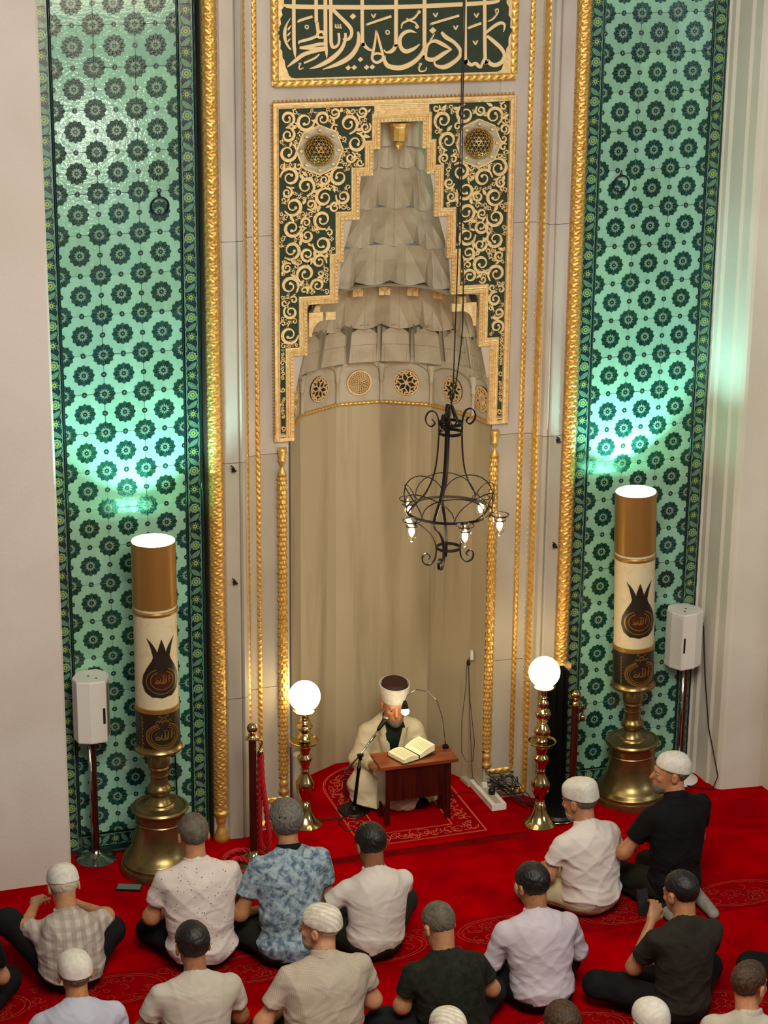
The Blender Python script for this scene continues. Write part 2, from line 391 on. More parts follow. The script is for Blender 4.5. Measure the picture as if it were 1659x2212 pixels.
# plain pillar on the left, stepped splay on the right
b = MB(); b.prism([(-4.2, -.39), (-2.285, -.39), (-2.27, -.375), (-2.262, .1), (-4.2, .1)], 0, ZT+.6, 0, lambda u, v, h: (u, v, h))
tag(b.build('wall_left', m_plaster), kind='structure')
b = MB(); pr = [(2.262, .1), (2.262, -.005), (2.278, -.012), (2.282, -.06), (2.30, -.08), (2.306, -.24), (2.322, -.26), (2.330, -.345), (2.352, -.37), (2.372, -.378), (2.64, -.405), (2.665, -.40), (2.672, -.50), (2.72, -.60), (2.75, -.60), (2.77, -.72), (4.6, -.8), (4.6, .1)]
b.prism(pr[::-1], 0, ZT+.6, 0, lambda u, v, h: (u, v, h))
tag(b.build('wall_right', m_plaster2), kind='structure')
b = MB(); zz = np.linspace(.35, 1.1, 120)
b.grid([[(2.775, -.74, z), (2.80, -.765-.01*sin(z*60), z), (2.83, -.765-.01*sin(z*60+2), z), (2.85, -.75, z)] for z in zz])
tag(b.build('trim_1', m_gold, smooth=True), kind='structure')
# skirting at the foot of the tiles
for i, (x0, x1) in enumerate(((-2.26, -1.27), (1.3, 2.26))):
    b = MB(); b.box(((x0+x1)/2, -.012, .012), (x1-x0, .03, .024))
    tag(b.build('baseboard_%s' % ('left', 'right')[i], m_bord), kind='structure')

# ================================================================ mihrab (prayer niche)
mih = thing('prayer_niche', 'tall grey marble prayer niche with gilded stepped frame and carved stalactite hood', 'prayer niche', (0, 0, 0))
# stepped marble surround: profile (|x|, y) swept vertically, both sides
PROF = [(.70, .005), (.888, .005), (.924, -.004), (.930, -.004), (.968, -.012), (.976, -.030), (1.000, -.080), (1.006, -.084), (1.018, -.112), (1.040, -.126), (1.052, -.116), (1.056, -.106), (1.060, -.118), (1.068, -.124), (1.150, -.118), (1.165, -.100), (1.255, -.100)]
for s_ in (-1, 1):
    P = [(s_*x, y) for x, y in PROF]
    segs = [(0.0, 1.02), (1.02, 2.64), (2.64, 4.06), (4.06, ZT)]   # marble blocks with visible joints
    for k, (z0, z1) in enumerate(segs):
        b = MB(); b.grid([[(x, y, z) for x, y in P] for z in (z0+.0015, z1-.0015)], 0, flip=(s_ < 0))
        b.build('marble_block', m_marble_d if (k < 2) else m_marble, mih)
    b = MB(); b.grid([[(s_*.70, .03, 0), (s_*1.25, .03, 0)], [(s_*.70, .03, ZT), (s_*1.25, .03, ZT)]]); b.build('backing', m_marble_d, mih)
    b = MB(); b.box((s_*1.259, -.045, ZT/2), (.008, .11, ZT)); b.build('side_panel', m_brown, mih)
# lintel between the frames
b = MB(); b.box((0, .036, 5.6), (1.80, .05, 1.44)); b.build('lintel', m_marble, mih)
def ridge(x): return 1-abs(sin(x))
def relief_col(name, x, y, z0, z1, r, kind, amp, dz=.006, nseg=26, full=False):
    zz = np.arange(z0, z1, dz); A = np.linspace(-.15, pi+.15, nseg) if not full else np.linspace(0, 2*pi, nseg+1)[:-1]
    Zg, Ag = np.meshgrid(zz, A, indexing='ij')
    if kind == 'vine':
        k1 = Zg*92; h = np.maximum(1-np.abs(np.sin(Ag*2.5+np.sin(k1)*1.1)), 1-np.abs(np.sin(Ag*2.5-np.sin(k1+.8)*1.3)))
        h = h**1.5+.35*np.sin(Zg*330+Ag*9)*np.sin(Ag*11)
    elif kind == 'scale':
        v = Zg/.032; u = Ag/(pi/3.5); row = np.floor(v); fr = v-row; uu = np.abs(((u+.5*(row % 2)) % 1)-.5)*2
        h = np.clip(1.1-np.sqrt(uu**2+(fr)**2)*1.0, 0, 1)**.8+.25*np.cos(uu*6)*(1-fr)
    else:
        h = np.maximum(1-np.abs(np.sin(Zg*95+Ag*2.2)), .8*(1-np.abs(np.sin(Zg*95-Ag*2.6+1))))
    R = r+amp*(h-.5)
    P = np.stack([x-R*np.cos(Ag), y-R*np.sin(Ag), Zg], -1)
    b = MB(); b.grid(P, 0, full); return b.build(name, m_gold, mih, smooth=True)
relief_col('gilded_column', -1.210, -.098, .22, ZT, .046, 'vine', .008)
relief_col('gilded_column', 1.210, -.098, 1.00, ZT, .046, 'vine', .010)
b = MB(); b.lathe([(.055, .0), (.052, .03), (.030, .09), (.022, .12), (.032, .135), (.036, .15), (.028, .165), (.040, .18), (.050, .20), (.048, .22)], (-1.210, -.105, 0), 20)
b.build('column_foot', m_gold, mih, smooth=True)
b = MB(); b.box((1.21, -.10, .985), (.115, .11, .03)); b.box((1.21, -.10, .962), (.10, .095, .018)); b.build('column_foot', m_gold_l, mih)
# two inner gilded braids framing the niche: verticals and bottom returns
def strip(name, pts, w, n_, amp, per, parent=mih, m=m_gold):
    """carved gilded strip along 3D polyline pts; n_ = outward direction; w = across vector length"""
    b = MB(); P = np.array(pts, float)
    for i in range(len(P)-1):
        a, c = P[i], P[i+1]; L = np.linalg.norm(c-a); t = (c-a)/L; nn = np.array(n_, float); nn /= np.linalg.norm(nn); ac = np.cross(t, nn)
        ns = max(2, int(L/.007)); ss = np.linspace(0, L, ns); cc = np.linspace(-.5, .5, 7)
        rows = []
        for s_ in ss:
            row = []
            for c_ in cc:
                z = .004+amp*(max(ridge(pi*s_/per+c_*3), .75*ridge(pi*s_/per-c_*3.4+1.2)))*(1-abs(c_*2)**4)
                if abs(c_) > .45: z = 0.0
                row.append(a+t*s_+ac*c_*w+nn*z)
            rows.append(row)
        b.grid(rows)
    return b.build(name, m, parent, smooth=True)
for s_ in (-1, 1):
    strip('gilded_braid', [(s_*.906, .0, .205), (s_*.906, .0, ZT)], .036, (0, -1, 0), .009, .042)
    strip('gilded_braid', [(s_*.988, -.052, .05), (s_*.988, -.052, ZT)], .054, (-s_*.9, -.45, 0), .009, .042)
    strip('gilded_braid', [(s_*.715, .0, .188), (s_*.906, .0, .188)], .042, (0, -1, 0), .010, .05)
    strip('gilded_braid', [(s_*.80, -.055, .05), (s_*1.00, -.055, .05)], .050, (0, -.9, .4), .010, .05)
    b = MB(); b.box((s_*.86, -.005, .01), (.30, .09, .10)); b.build('plinth', m_marble, mih)
    bb = MB()
    for k in range(150): bb.lathe([(0, -.006), (.0035, 0), (0, .006)], (s_*.968, -.018, .1+k*.04), 5, cap=False)
    bb.build('gilded_beading', m_gold, mih, kind='stuff')
# niche plan: half polygon with seven facets
PLAN = [(.688, .0), (.645, .187), (.467, .55), (.16, .728), (-.16, .728), (-.467, .55), (-.645, .187), (-.688, .0)]
b = MB()
for i in range(7):
    (x0, y0), (x1, y1) = PLAN[i], PLAN[i+1]
    b = MB(); b.add([(x0, y0, .0), (x1, y1, .0), (x1, y1, 2.73), (x0, y0, 2.73)], [(3, 2, 1, 0)]); b.build('niche_panel', m_niche, mih)
ring = [(x*.985, y*.985, 2.727) for x, y in PLAN]
b = MB(); pts = []
for i in range(7):
    a, c = np.array(ring[i]), np.array(ring[i+1]); n_ = int(np.linalg.norm(c-a)/.006)
    for t in range(n_): pts.append(a+(c-a)*t/n_)
pts = np.array(pts); rr = .008+.005*np.abs(np.sin(np.arange(len(pts))*.62))
b.tube(pts, rr, 8); b.build('rope_cornice', m_gold, mih, smooth=True)
def half_plan(r, cx, n=7):
    """half polygon vertices of radius r about (cx,0): from right to left"""
    A = [0, 15, 49.6, 77.6, 102.4, 130.4, 165, 180]
    return [(cx+r*cos(radians(a)), r*1.04*sin(radians(a))) for a in A]
# medallion tier
Z1, Z2 = 2.735, 3.035
P0 = half_plan(.70, 0)
for i in range(7):
    (x0, y0), (x1, y1) = PLAN[i], PLAN[i+1]; a = np.array((x0, y0)); c = np.array((x1, y1)); L = np.linalg.norm(c-a); t = (c-a)/L; nn = np.array((-t[1], t[0]))
    if np.dot(nn, -(a+c)/2) < 0: nn = -nn
    b = MB(); b.add([(x0, y0, Z1), (x1, y1, Z1), (x1, y1, Z2+.02), (x0, y0, Z2+.02)], [(3, 2, 1, 0)])
    # raised spandrels leaving a blind arch on each facet
    fm = lambda u, v, h, a=a, t=t, nn=nn: (a[0]+t[0]*u+nn[0]*h, a[1]+t[1]*u+nn[1]*h, v)
    arch = [(L*.5*(1-cos(q)), Z1+.17+.115*sin(q)) for q in np.linspace(0, pi, 13)]
    b.prism([(0, Z1+.17)]+arch[:7]+[(L*.5, Z2+.02), (0, Z2+.02)], .0, .022, 0, fm)
    b.prism([(L, Z1+.17)]+arch[::-1][:7]+[(L*.5, Z2+.02), (L, Z2+.02)], .0, .022, 0, fm)
    b.build('arched_facet', m_stone, mih)
    # colonnette on the fold
    if 0 < i:
        b = MB(); b.lathe([(.016, Z1), (.012, Z1+.02), (.012, Z1+.15), (.02, Z1+.158), (.012, Z1+.166), (.02, Z1+.174), (.014, Z1+.185), (.030, Z1+.25), (.034, Z1+.27)], (x0*.975, y0*.975, 0), 12)
        b.build('colonnette', m_stone, mih, smooth=True)
    # medallion
    mr = min(.088, L*.45); o2 = np.array([a[0]+t[0]*L/2, a[1]+t[1]*L/2]); cz = Z1+.135
    fm2 = lambda u, v, h, o2=o2, t=t, nn=nn, cz=cz: (o2[0]+t[0]*u+nn[0]*(h+.004), o2[1]+t[1]*u+nn[1]*(h+.004), cz+v)
    pet_kind = (3, 1, 0, 2, 0, 1, 3)[i]
    md = MB()
    def ringp(r0, r1, h, mi, n=40, md=md, fm2=fm2):
        A = np.linspace(0, 2*pi, n+1); md.grid([[fm2(r*cos(q), r*sin(q), h) for q in A] for r in (r0, r1)], mi)
    md.prism([(mr*cos(q), mr*sin(q)) for q in np.linspace(0, 2*pi, 37)[:-1]], 0, .004, 1, fm2)
    ringp(mr*.90, mr*1.0, .009, 0); 
    if pet_kind == 2:
        for rr_, nn_ in ((.14, 8), (.32, 14), (.50, 20), (.68, 26), (.84, 30)):
            for k in range(nn_):
                q = 2*pi*(k+.5*(nn_ % 4 == 0))/nn_; ra, rb = mr*(rr_-.09), mr*(rr_+.09); dq = pi/nn_
                md.ribbon([(ra*cos(q-dq), ra*sin(q-dq), .004), (rb*cos(q), rb*sin(q), .004), (ra*cos(q+dq), ra*sin(q+dq), .004)], fm2, .004, .0085, 0, 0)
            ringp(mr*(rr_-.012)+mr*.07, mr*(rr_+.012)+mr*.07, .008, 0, 24)
    else:
        npt = (6, 6, 0, 10)[pet_kind]
        for k in range(npt):
            q = 2*pi*k/npt+.26
            u = np.array((cos(q), sin(q))); w_ = np.array((-sin(q), cos(q)))
            for sg in (-1, 1):
                pts = [tuple(mr*(r_*u+sg*s2*w_))+(mr*.085,) for r_, s2 in ((.08, .02), (.38, .20), (.62, .13), (.88, .0))]
                md.ribbon(pts, fm2, .004, .009, 0, 4)
                pts = [tuple(mr*(r_*u+sg*s2*w_))+(mr*wv,) for r_, s2, wv in ((.80, .05, .10), (.72, .28, .13), (.84, .36, .06))]
                md.ribbon(pts, fm2, .004, .009, 0, 3)
        ringp(0.001, mr*.12, .011, 0, 16)
    md.build('gilt_medallion', [m_gold_l, m_dark], mih)
# stalactite tiers
def tier(name, zb, zt, rb, rt, cx, n, dent, y_s=1.0, sub=None, m=m_stone, lip=.025):
    b = MB(); A0 = np.linspace(0, 180, n+1)
    def P(r, a, z): return (cx+r*cos(radians(a)), r*sin(radians(a))*y_s+.002, z)
    h = zt-zb
    for i in range(n):
        a, c = A0[i], A0[i+1]; mid = (a+c)/2; q1, q3 = a+(c-a)*.28, a+(c-a)*.72
        V = [P(rb, a, zb+.0), P(rb+dent, mid, zb+h*.06), P(rb, c, zb), P(rt, a, zt), P(rt, c, zt), P((rb+rt)/2+dent*.2, q1, zb+h*.62), P((rb+rt)/2+dent*.2, q3, zb+h*.62), P(rt, mid, zt), P(rb-.004, a, zb+h*.42), P(rb-.004, c, zb+h*.42),
             P(rb+dent*.35, q1, zb+h*.015), P(rb+dent*.35, q3, zb+h*.015)]
        F = [(0, 10, 8), (10, 5, 8), (10, 1, 5), (1, 6, 5), (1, 11, 6), (11, 9, 6), (11, 2, 9), (8, 5, 3), (5, 7, 3), (5, 6, 7), (6, 4, 7), (6, 9, 4)]
        b.add(V, F)
        W = [P(rb, a, zb), P(rb+dent*.35, q1, zb+h*.015), P(rb+dent, mid, zb+h*.06), P(rb+dent*.35, q3, zb+h*.015), P(rb, c, zb)]
        X = [P(rb+lip+dent+.02, t_, zb+.004) for t_ in (a, q1, mid, q3, c)]
        b.add(W+X, [(k, k+1, k+6, k+5) for k in range(4)])
    # vertical reeds on the folds
    for i in range(1, n):
        a = A0[i]; b.tube([P(rb-.004, a, zb+h*.05), P(rb-.006, a, zb+h*.45), P(rt-.002, a, zt)], .004, 5)
    return b.build(name, m, mih)
# block tier with round-shouldered panels
zb, zt = 3.03, 3.30
for i in range(9):
    a0, a1 = 20*i+1.5, 20*i+18.5; b = MB(); r1, r2 = .655, .60
    def P(r, a, z): return (r*cos(radians(a)), r*sin(radians(a)), z)
    prof = [(r1, zb), (r1-.004, zb+.12), (r1-.012, zb+.125), (r1-.015, zb+.2), (r1-.03, zb+.245), (r2, zt)]
    b.grid([[P(r, a, z) for a in (a0+(2.5 if z > zb+.2 else 0)+(3 if z > zb+.24 else 0), (a0+a1)/2, a1-(2.5 if z > zb+.2 else 0)-(3 if z > zb+.24 else 0))] for r, z in prof])
    b.add([P(r1, a0, zb), P(r1, a1, zb), P(r1+.09, a1, zb+.003), P(r1+.09, a0, zb+.003)], [(0, 1, 2, 3)])
    for a in (a0, a1): b.add([P(r1, a, zb), P(r1+.09, a, zb), P(r2+.09, a, zt), P(r2, a, zt)], [(0, 1, 2, 3)])
    b.tube([P(r1-.002, a0+2, zb), P(r1-.004, a0+2, zb+.2), P(r1-.03, (a0+a1)/2, zb+.262), P(r1-.004, a1-2, zb+.2), P(r1-.002, a1-2, zb)], .003, 4)
    b.build('stalactite_block', m_stone, mih)
b = MB(); A = np.linspace(0, pi, 40); b.grid([[(.70*cos(q), .70*sin(q), z) for q in A] for z in (3.02, 3.33)]); b.build('recess_wall', m_stone, mih, smooth=True)
tier('stalactite_tier', 3.27, 3.63, .60, .50, .0, 8, .055)
b = MB(); b.grid([[(r*cos(q), r*sin(q), z) for q in A] for r, z in ((.62, 3.5), (.56, 3.61), (.36, 3.612))]); b.build('soffit', m_stone, mih, smooth=True)
for k in range(8):
    a = radians(22.5*k+11.2); g = MB(); r = .50; g.box((0, 0, 0), (.075, .05, .055))
    V = np.concatenate(g.v) @ np.array([[cos(a+pi/2), sin(a+pi/2), 0], [-sin(a+pi/2), cos(a+pi/2), 0], [0, 0, 1]])+np.array((r*cos(a), r*sin(a), 3.555)); g.v = [V]
    u = np.array((cos(a), sin(a), 0)); w_ = np.array((-sin(a), cos(a), 0)); c0 = np.array((r*cos(a), r*sin(a), 3.555))-u*.027
    for sg in (-1, 1): g.tube([c0+w_*sg*.034+np.array((0, 0, .026)), c0+np.array((0, 0, -.004)), c0+np.array((0, 0, -.026))], .0035, 4)
    g.build('gilt_capital', m_gold_l, mih)
tier('stalactite_tier', 3.610, 3.885, .388, .362, .008, 6, .07, 1.05)
tier('stalactite_tier', 3.875, 4.145, .352, .290, .010, 5, .065, 1.05)
tier('stalactite_tier', 4.135, 4.420, .268, .228, .014, 5, .05, 1.1)
tier('stalactite_tier', 4.410, 4.580, .200, .185, .030, 6, .03, 1.1)
b = MB(); A = np.linspace(0, pi, 9)
b.grid([[(.038+.155*cos(q), .155*sin(q)*1.2, z) for q in A] for z in (4.56, 4.70)]+[[(.038+.11*cos(q), .11*sin(q)*1.2, 4.745) for q in A]]); b.add([(.038+.11*cos(q), .11*sin(q)*1.2, 4.745) for q in A], [tuple(range(9))])
b.build('crown_cell', m_stone, mih)
b = MB(); b.lathe([(.0, -.09), (.012, -.08), (.03, -.05), (.018, -.03), (.01, -.022), (.055, -.02), (.058, .06), (.065, .07), (.065, .09)], (.045, .055, 4.635), 10); b.build('gilt_pendant', m_gold, mih)
# front slab round the stalactites
def tr(z):
    T = [(2.73, .688), (3.03, .66), (3.3, .60), (3.6, .60), (3.612, .388), (3.885, .362), (4.14, .290), (4.42, .228), (4.58, .185), (4.75, .16)]
    for (z0, r0), (z1, r1) in zip(T, T[1:]):
        if z <= z1: return r0+(r1-r0)*max(0, z-z0)/(z1-z0)
    return .0
STEPL = [(.690, 2.73), (.670, 2.73), (.670, 3.285), (.580, 3.285), (.580, 3.612), (.378, 3.612), (.378, 3.875), (.340, 3.875), (.340, 4.140), (.238, 4.140), (.238, 4.413), (.150, 4.413), (.150, 4.577), (.105, 4.577), (.105, 4.742)]
STEPR = [(.682, 2.73), (.670, 2.73), (.670, 3.262), (.588, 3.262), (.588, 3.620), (.392, 3.620), (.392, 3.862), (.356, 3.862), (.356, 4.133), (.268, 4.133), (.268, 4.408), (.214, 4.408), (.214, 4.570), (.182, 4.570), (.182, 4.742)]
def stepw(S, z):
    w = S[0][0]
    for x, zz in S:
        if zz <= z+1e-6: w = x
    return w
bs = {-1: MB(), 1: MB()}
for z in np.arange(3.04, 4.74, .02):
    z1 = z+.02; zc = z+.01; cxx = 0.0 if zc < 3.6 else (.01 if zc < 4.42 else .033)
    for s_, S in ((-1, STEPL), (1, STEPR)):
        W_ = stepw(S, zc)+.03; r0, r1 = tr(z)-.004, tr(z1)-.004
        if tr(zc)+s_*cxx < W_: bs[s_].add([(cxx+s_*r0, .001, z), (s_*W_, .001, z), (s_*W_, .001, z1), (cxx+s_*r1, .001, z1)], [(0, 1, 2, 3) if s_ > 0 else (3, 2, 1, 0)])
for s_ in (-1, 1): bs[s_].build('front_slab', m_marble, mih)
# corner arches with gilt spandrels under the wide step
for s_ in (-1, 1):
    b = MB(); x0, x1, zt_, zb_ = .565, .40, 3.555, 3.40
    arc = [(x0-(x0-x1)*.5*(1-cos(q)) if False else x0-.02-(x0-x1-.02)*.5*(1-cos(q)), zb_+.10*sin(q)) for q in np.linspace(0, pi/2, 7)]
    b.prism([(s_*u, v) for u, v in [(x0, zb_)]+arc+[(arc[-1][0], zt_), (x0, zt_)]][::(1 if s_ < 0 else -1)], .0, -.012)
    b.box((s_*.425, -.01, 3.53), (.065, .03, .05)); b.build('gilt_spandrel', m_gold_l, mih)
# ---- stepped gilded frame
inner = [(-x, z) for x, z in STEPL[1:]]+[(x, z) for x, z in STEPR[1:]][::-1]
def offset_path(P, d):
    """offset an axis-aligned open polyline to its left side by d"""
    P = [np.array(p, float) for p in P]; out = []
    for i in range(len(P)):
        ts = []
        if i > 0: t = P[i]-P[i-1]; ts.append(t/np.linalg.norm(t))
        if i < len(P)-1: t = P[i+1]-P[i]; ts.append(t/np.linalg.norm(t))
        n = sum(np.array((-t[1], t[0])) for t in ts)
        out.append(P[i]+n*d)
    return out
def sweep(b, path, prof, mi=0):
    """profile [(offset,height)] swept along the path in the wall plane"""
    rows = []
    cols = [offset_path(path, o) for o, _ in prof]
    rows = [[WALL(cols[j][i][0], cols[j][i][1], prof[j][1]) for j in range(len(prof))] for i in range(len(path))]
    return b.grid(rows, mi)
fr = MB(); base = .012
prof = [(o_*.76, h_) for o_, h_ in [(-.004, -.02), (-.004, base+.004), (.020, base+.004), (.022, base+.016), (.028, base+.02), (.034, base+.008), (.038, base+.008), (.042, base+.018), (.048, base+.020), (.054, base+.010), (.058, base+.010), (.062, base+.016), (.068, base+.014), (.070, base)]]
sweep(fr, inner, prof)
fr.box((.038, -.008, 4.822), (.36, .018, .060))
for z_ in (4.806, 4.822, 4.838): fr.box((.038, -.018, z_), (.34, .014, .007))
OUT = [(-.795, 2.73), (-.795, 4.88), (.795, 4.88), (.795, 2.73)]
profo = [(0.0, -.02), (0.0, base+.022), (-.012, base+.026), (-.016, base+.012), (-.022, base+.012), (-.027, base+.022), (-.034, base+.018), (-.038, base)]
sweep(fr, OUT, profo)
for s_, S in ((-1, STEPL), (1, STEPR)):
    bx = s_*.735; fr.box((bx, -(base+.008), 2.738), (.13, .02, .022)); fr.box((bx, -(base+.006), 2.762), (.13, .014, .010))
gf = fr.build('gilded_frame', m_gold_l, mih)
def teeth(name, path, off, step, size, h, parent, m=m_gold_l):
    b = MB(); Q = offset_path(path, off)
    for a, c in zip(Q, Q[1:]):
        L = np.linalg.norm(c-a); t = (c-a)/L; n = max(1, int(round(L/step))); st = L/n; w_ = np.array((-t[1], t[0]))
        for k in range(n):
            p = a+t*st*(k+.5); q = [p-t*st*.48-w_*size*.5, p+t*st*.48-w_*size*.5, p+t*st*.10+w_*size*.5, p-t*st*.10+w_*size*.5]
            b.add([WALL(x[0], x[1], h-.008) for x in q]+[WALL(p[0], p[1], h+.008)], [(0, 1, 4), (1, 2, 4), (2, 3, 4), (3, 0, 4)])
    return b.build(name, m, parent, kind='stuff')
teeth('gilded_teeth', inner, .007, .0235, .016, base+.012, gf)
teeth('gilded_teeth', OUT[1:3], .010, .026, .018, base+.004, gf, m_gold)
teeth('gilded_teeth', [OUT[0], OUT[1]], .006, .022, .012, base+.01, gf, m_gold); teeth('gilded_teeth', [OUT[2], OUT[3]], .006, .022, .012, base+.01, gf, m_gold)
# green ground and arabesque scrolls of the spandrels
def scrolls(s_, S):
    xin = lambda z: stepw(S, z)+.072
    def inside(x, z, r):
        ax = abs(x)
        if ax+r > .759 or z+r > 4.843 or z-r < 2.785: return False
        for q in range(8):
            px, pz = ax+r*cos(q*pi/4), z+r*sin(q*pi/4)
            zq = pz
            if px < stepw(S, zq)+.055: return False
            if zq < 4.742+.055 and px < stepw(S, min(zq, 4.74))+.055: return False
            # keep above each ledge
            for (xa, za), (xb, zb_) in zip(S, S[1:]):
                if za == zb_ and xb < px < xa+.055 and za-.001 < zq < za+.055 : return False
        return True
    g = MB(); pts = [(s_*.757, 2.80), (s_*.757, 4.842)]
    path = [(.0, 4.842)]
    poly = offset_path([(x, z) for x, z in S[1:]], 0)
    b = MB()
    zs = sorted(set([z for _, z in S]+[4.842+.0]))
    ground = MB()
    for z in np.arange(2.78, 4.84, .01):
        w0 = min(stepw(S, min(z, 4.741)), 9) if z < 4.80 else -.0
        ground.add([WALL(s_*(max(w0, 0)+.048), z, .011), WALL(s_*.76, z, .011), WALL(s_*.76, z+.0102, .011), WALL(s_*(max(w0, 0)+.048), z+.0102, .011)], [(0, 1, 2, 3) if s_ > 0 else (3, 2, 1, 0)])
    ground.build('green_ground', m_green, gf)
    ros = (.500 if s_ < 0 else .548, 4.585)
    placed = []; r_ = random.Random(11)
    def try_(R, n):
        for _ in range(n):
            x = r_.uniform(.2, .757); z = r_.uniform(2.79, 4.84)
            if not inside(x, z, R*.92): continue
            if (x-ros[0])**2+(z-ros[1])**2 < (R+.135)**2: continue
            if any((x-px)**2+(z-pz)**2 < (R+pr_)**2*.92 for px, pz, pr_ in placed): continue
            placed.append((x, z, R))
    for R, n in ((.062, 900), (.048, 1400), (.036, 2000), (.026, 2500), (.018, 3000), (.012, 4000)): try_(R, n)
    h0, h1 = .010, .024
    for i, (x, z, R) in enumerate(placed):
        sg = 1 if i % 2 else -1; a0 = r_.uniform(0, 6.28); pts = []; turns = 1.35 if R > .03 else 1.0
        for t in np.linspace(0, 1, 14 if R > .03 else 9):
            a = a0+sg*t*2*pi*turns; rr = R*(1-.72*t)
            w_ = .0085+.010*max(0, sin(pi*min(1, t*1.6)))*(R/.05) if R > .02 else .006
            pts.append((s_*(x+rr*cos(a)), z+rr*sin(a), min(w_, R*.42)))
        b.ribbon(pts, WALL, h0, h1, 0, 2)
        e = pts[-1]; q = [(e[0]+R*.17*cos(k), e[1]+R*.17*sin(k)) for k in np.linspace(0, 6.28, 8)[:-1]]
        b.add([WALL(u, v, h1+.002) for u, v in q], [tuple(range(7)) if True else 0])
        # leaf outside the spiral
        for j in range(2 if R > .03 else 1):
            a = a0+sg*(.8+2.1*j); c0 = (s_*(x+R*cos(a)), z+R*sin(a)); d = (s_*cos(a+sg*.9), sin(a+sg*.9)); L = R*.8
            if inside(abs(c0[0]+d[0]*L), c0[1]+d[1]*L, .004) and ((abs(c0[0]+d[0]*L)-ros[0])**2+(c0[1]+d[1]*L-ros[1])**2 > .13**2):
                b.ribbon([(c0[0], c0[1], .004), (c0[0]+d[0]*L*.4, c0[1]+d[1]*L*.4, R*.34), (c0[0]+d[0]*L, c0[1]+d[1]*L, .001)], WALL, h0, h1+.003, 0, 3)
    # connecting stems
    for i, (x, z, R) in enumerate(placed):
        near = sorted(placed, key=lambda q: (q[0]-x)**2+(q[1]-z)**2)[1:3]
        for (px, pz, pr_) in near:
            if (px-x)**2+(pz-z)**2 > (R+pr_+.03)**2: continue
            mx, mz = (x+px)/2+(pz-z)*.15, (z+pz)/2-(px-x)*.15
            b.ribbon([(s_*(x+(px-x)*R/(R+pr_)*.9), z+(pz-z)*R/(R+pr_)*.9, .007), (s_*mx, mz, .009), (s_*(px-(px-x)*pr_/(R+pr_)*.9), pz-(pz-z)*pr_/(R+pr_)*.9, .007)], WALL, h0, h1-.003, 0, 3)
    b.build('arabesque', m_gold_l, gf, kind='stuff')
    # rosette: octagonal recess with pierced boss
    x, z = s_*ros[0], ros[1]
    o = MB(); R8 = .150
    oc = [(x+R8*cos(pi/8*0+q*pi/4+pi/2), z+R8*1.02*sin(q*pi/4+pi/2)) for q in range(8)]
    inn = [(x+.095*cos(q*pi/4+pi/2), z+.095*sin(q*pi/4+pi/2)) for q in range(8)]
    for q in range(8):
        a, c, e, f_ = oc[q], oc[(q+1) % 8], inn[(q+1) % 8], inn[q]; mid = ((a[0]+c[0])/2*.5+(e[0]+f_[0])/4, (a[1]+c[1])/2*.5+(e[1]+f_[1])/4)
        o.add([WALL(*a, .030), WALL(*c, .030), WALL(*e, .016), WALL(*f_, .016), WALL(*mid, .034)], [(0, 1, 4), (1, 2, 4), (2, 3, 4), (3, 0, 4)], 0)
        o.ribbon([(a[0], a[1], .008), (c[0], c[1], .008)], WALL, .01, .036, 1, 0)
        o.lathe([(0, -.012), (.011, -.006), (.014, .0), (.011, .006), (0, .012)], (a[0]*.8+x*.2, -.040, a[1]*.8+z*.2), 8, 1, cap=False)
    o.add([WALL(u, v, .014) for u, v in inn], [tuple(range(8))], 2)
    o.build('octagonal_recess', [m_stone, m_gold_l, m_dark], gf)
    # pierced hemisphere: icosphere faces inset and opened
    import bmesh
    bm = bmesh.new(); bmesh.ops.create_icosphere(bm, subdivisions=3, radius=.098)
    bmesh.ops.delete(bm, geom=[v for v in bm.verts if v.co.y > .012], context='VERTS')
    rf = bmesh.ops.inset_individual(bm, faces=bm.faces[:], thickness=.0026)
    bmesh.ops.delete(bm, geom=[f for f in bm.faces if f not in set(rf['faces'])] if False else [f for f in bm.faces if len(f.verts) == 3], context='FACES_ONLY')
    bmesh.ops.translate(bm, verts=bm.verts, vec=(x, -.02, z)); me = bpy.data.meshes.new('pierced_boss'); bm.to_mesh(me); bm.free(); me.materials.append(m_gold)
    po = mesh_obj('pierced_boss', me, gf); so = po.modifiers.new('s', 'SOLIDIFY'); so.thickness = .004
    k = MB(); k.lathe([(.085, 0), (.08, .01)], (0, 0, 0), 16)
    kb = MB(); A = np.linspace(0, 2*pi, 25); kb.grid([[(x+r*cos(q), -h_, z+r*sin(q)) for q in A] for r, h_ in ((.088, .02), (.075, .055), (.045, .085), (.001, .096))]); kb.build('boss_core', m_dark, gf, smooth=True)
scrolls(-1, STEPL); scrolls(1, STEPR)
# inner colonnettes with scale carving
for s_, x in ((-1, -.748), (1, .716)):
    relief_col('gilded_colonnette', x, -.006, .36, 2.50, .029, 'scale', .010)
    b = MB(); b.lathe([(.034, .25), (.036, .262), (.020, .275), (.028, .30), (.032, .315), (.024, .335), (.014, .35), (.028, .362)], (x, -.012, 0), 16); b.lathe([(.006, .20), (.012, .23), (.034, .25)], (x, -.012, 0), 12)
    b.build('colonnette_foot', m_gold, mih, smooth=True)
    b = MB(); b.lathe([(.029, 2.49), (.026, 2.515), (.012, 2.54), (.010, 2.56), (.015, 2.575), (.022, 2.59), (.026, 2.60), (.018, 2.606), (.032, 2.66), (.030, 2.68)], (x, -.012, 0), 14)
    b.build('colonnette_capital', m_gold, mih, smooth=True)
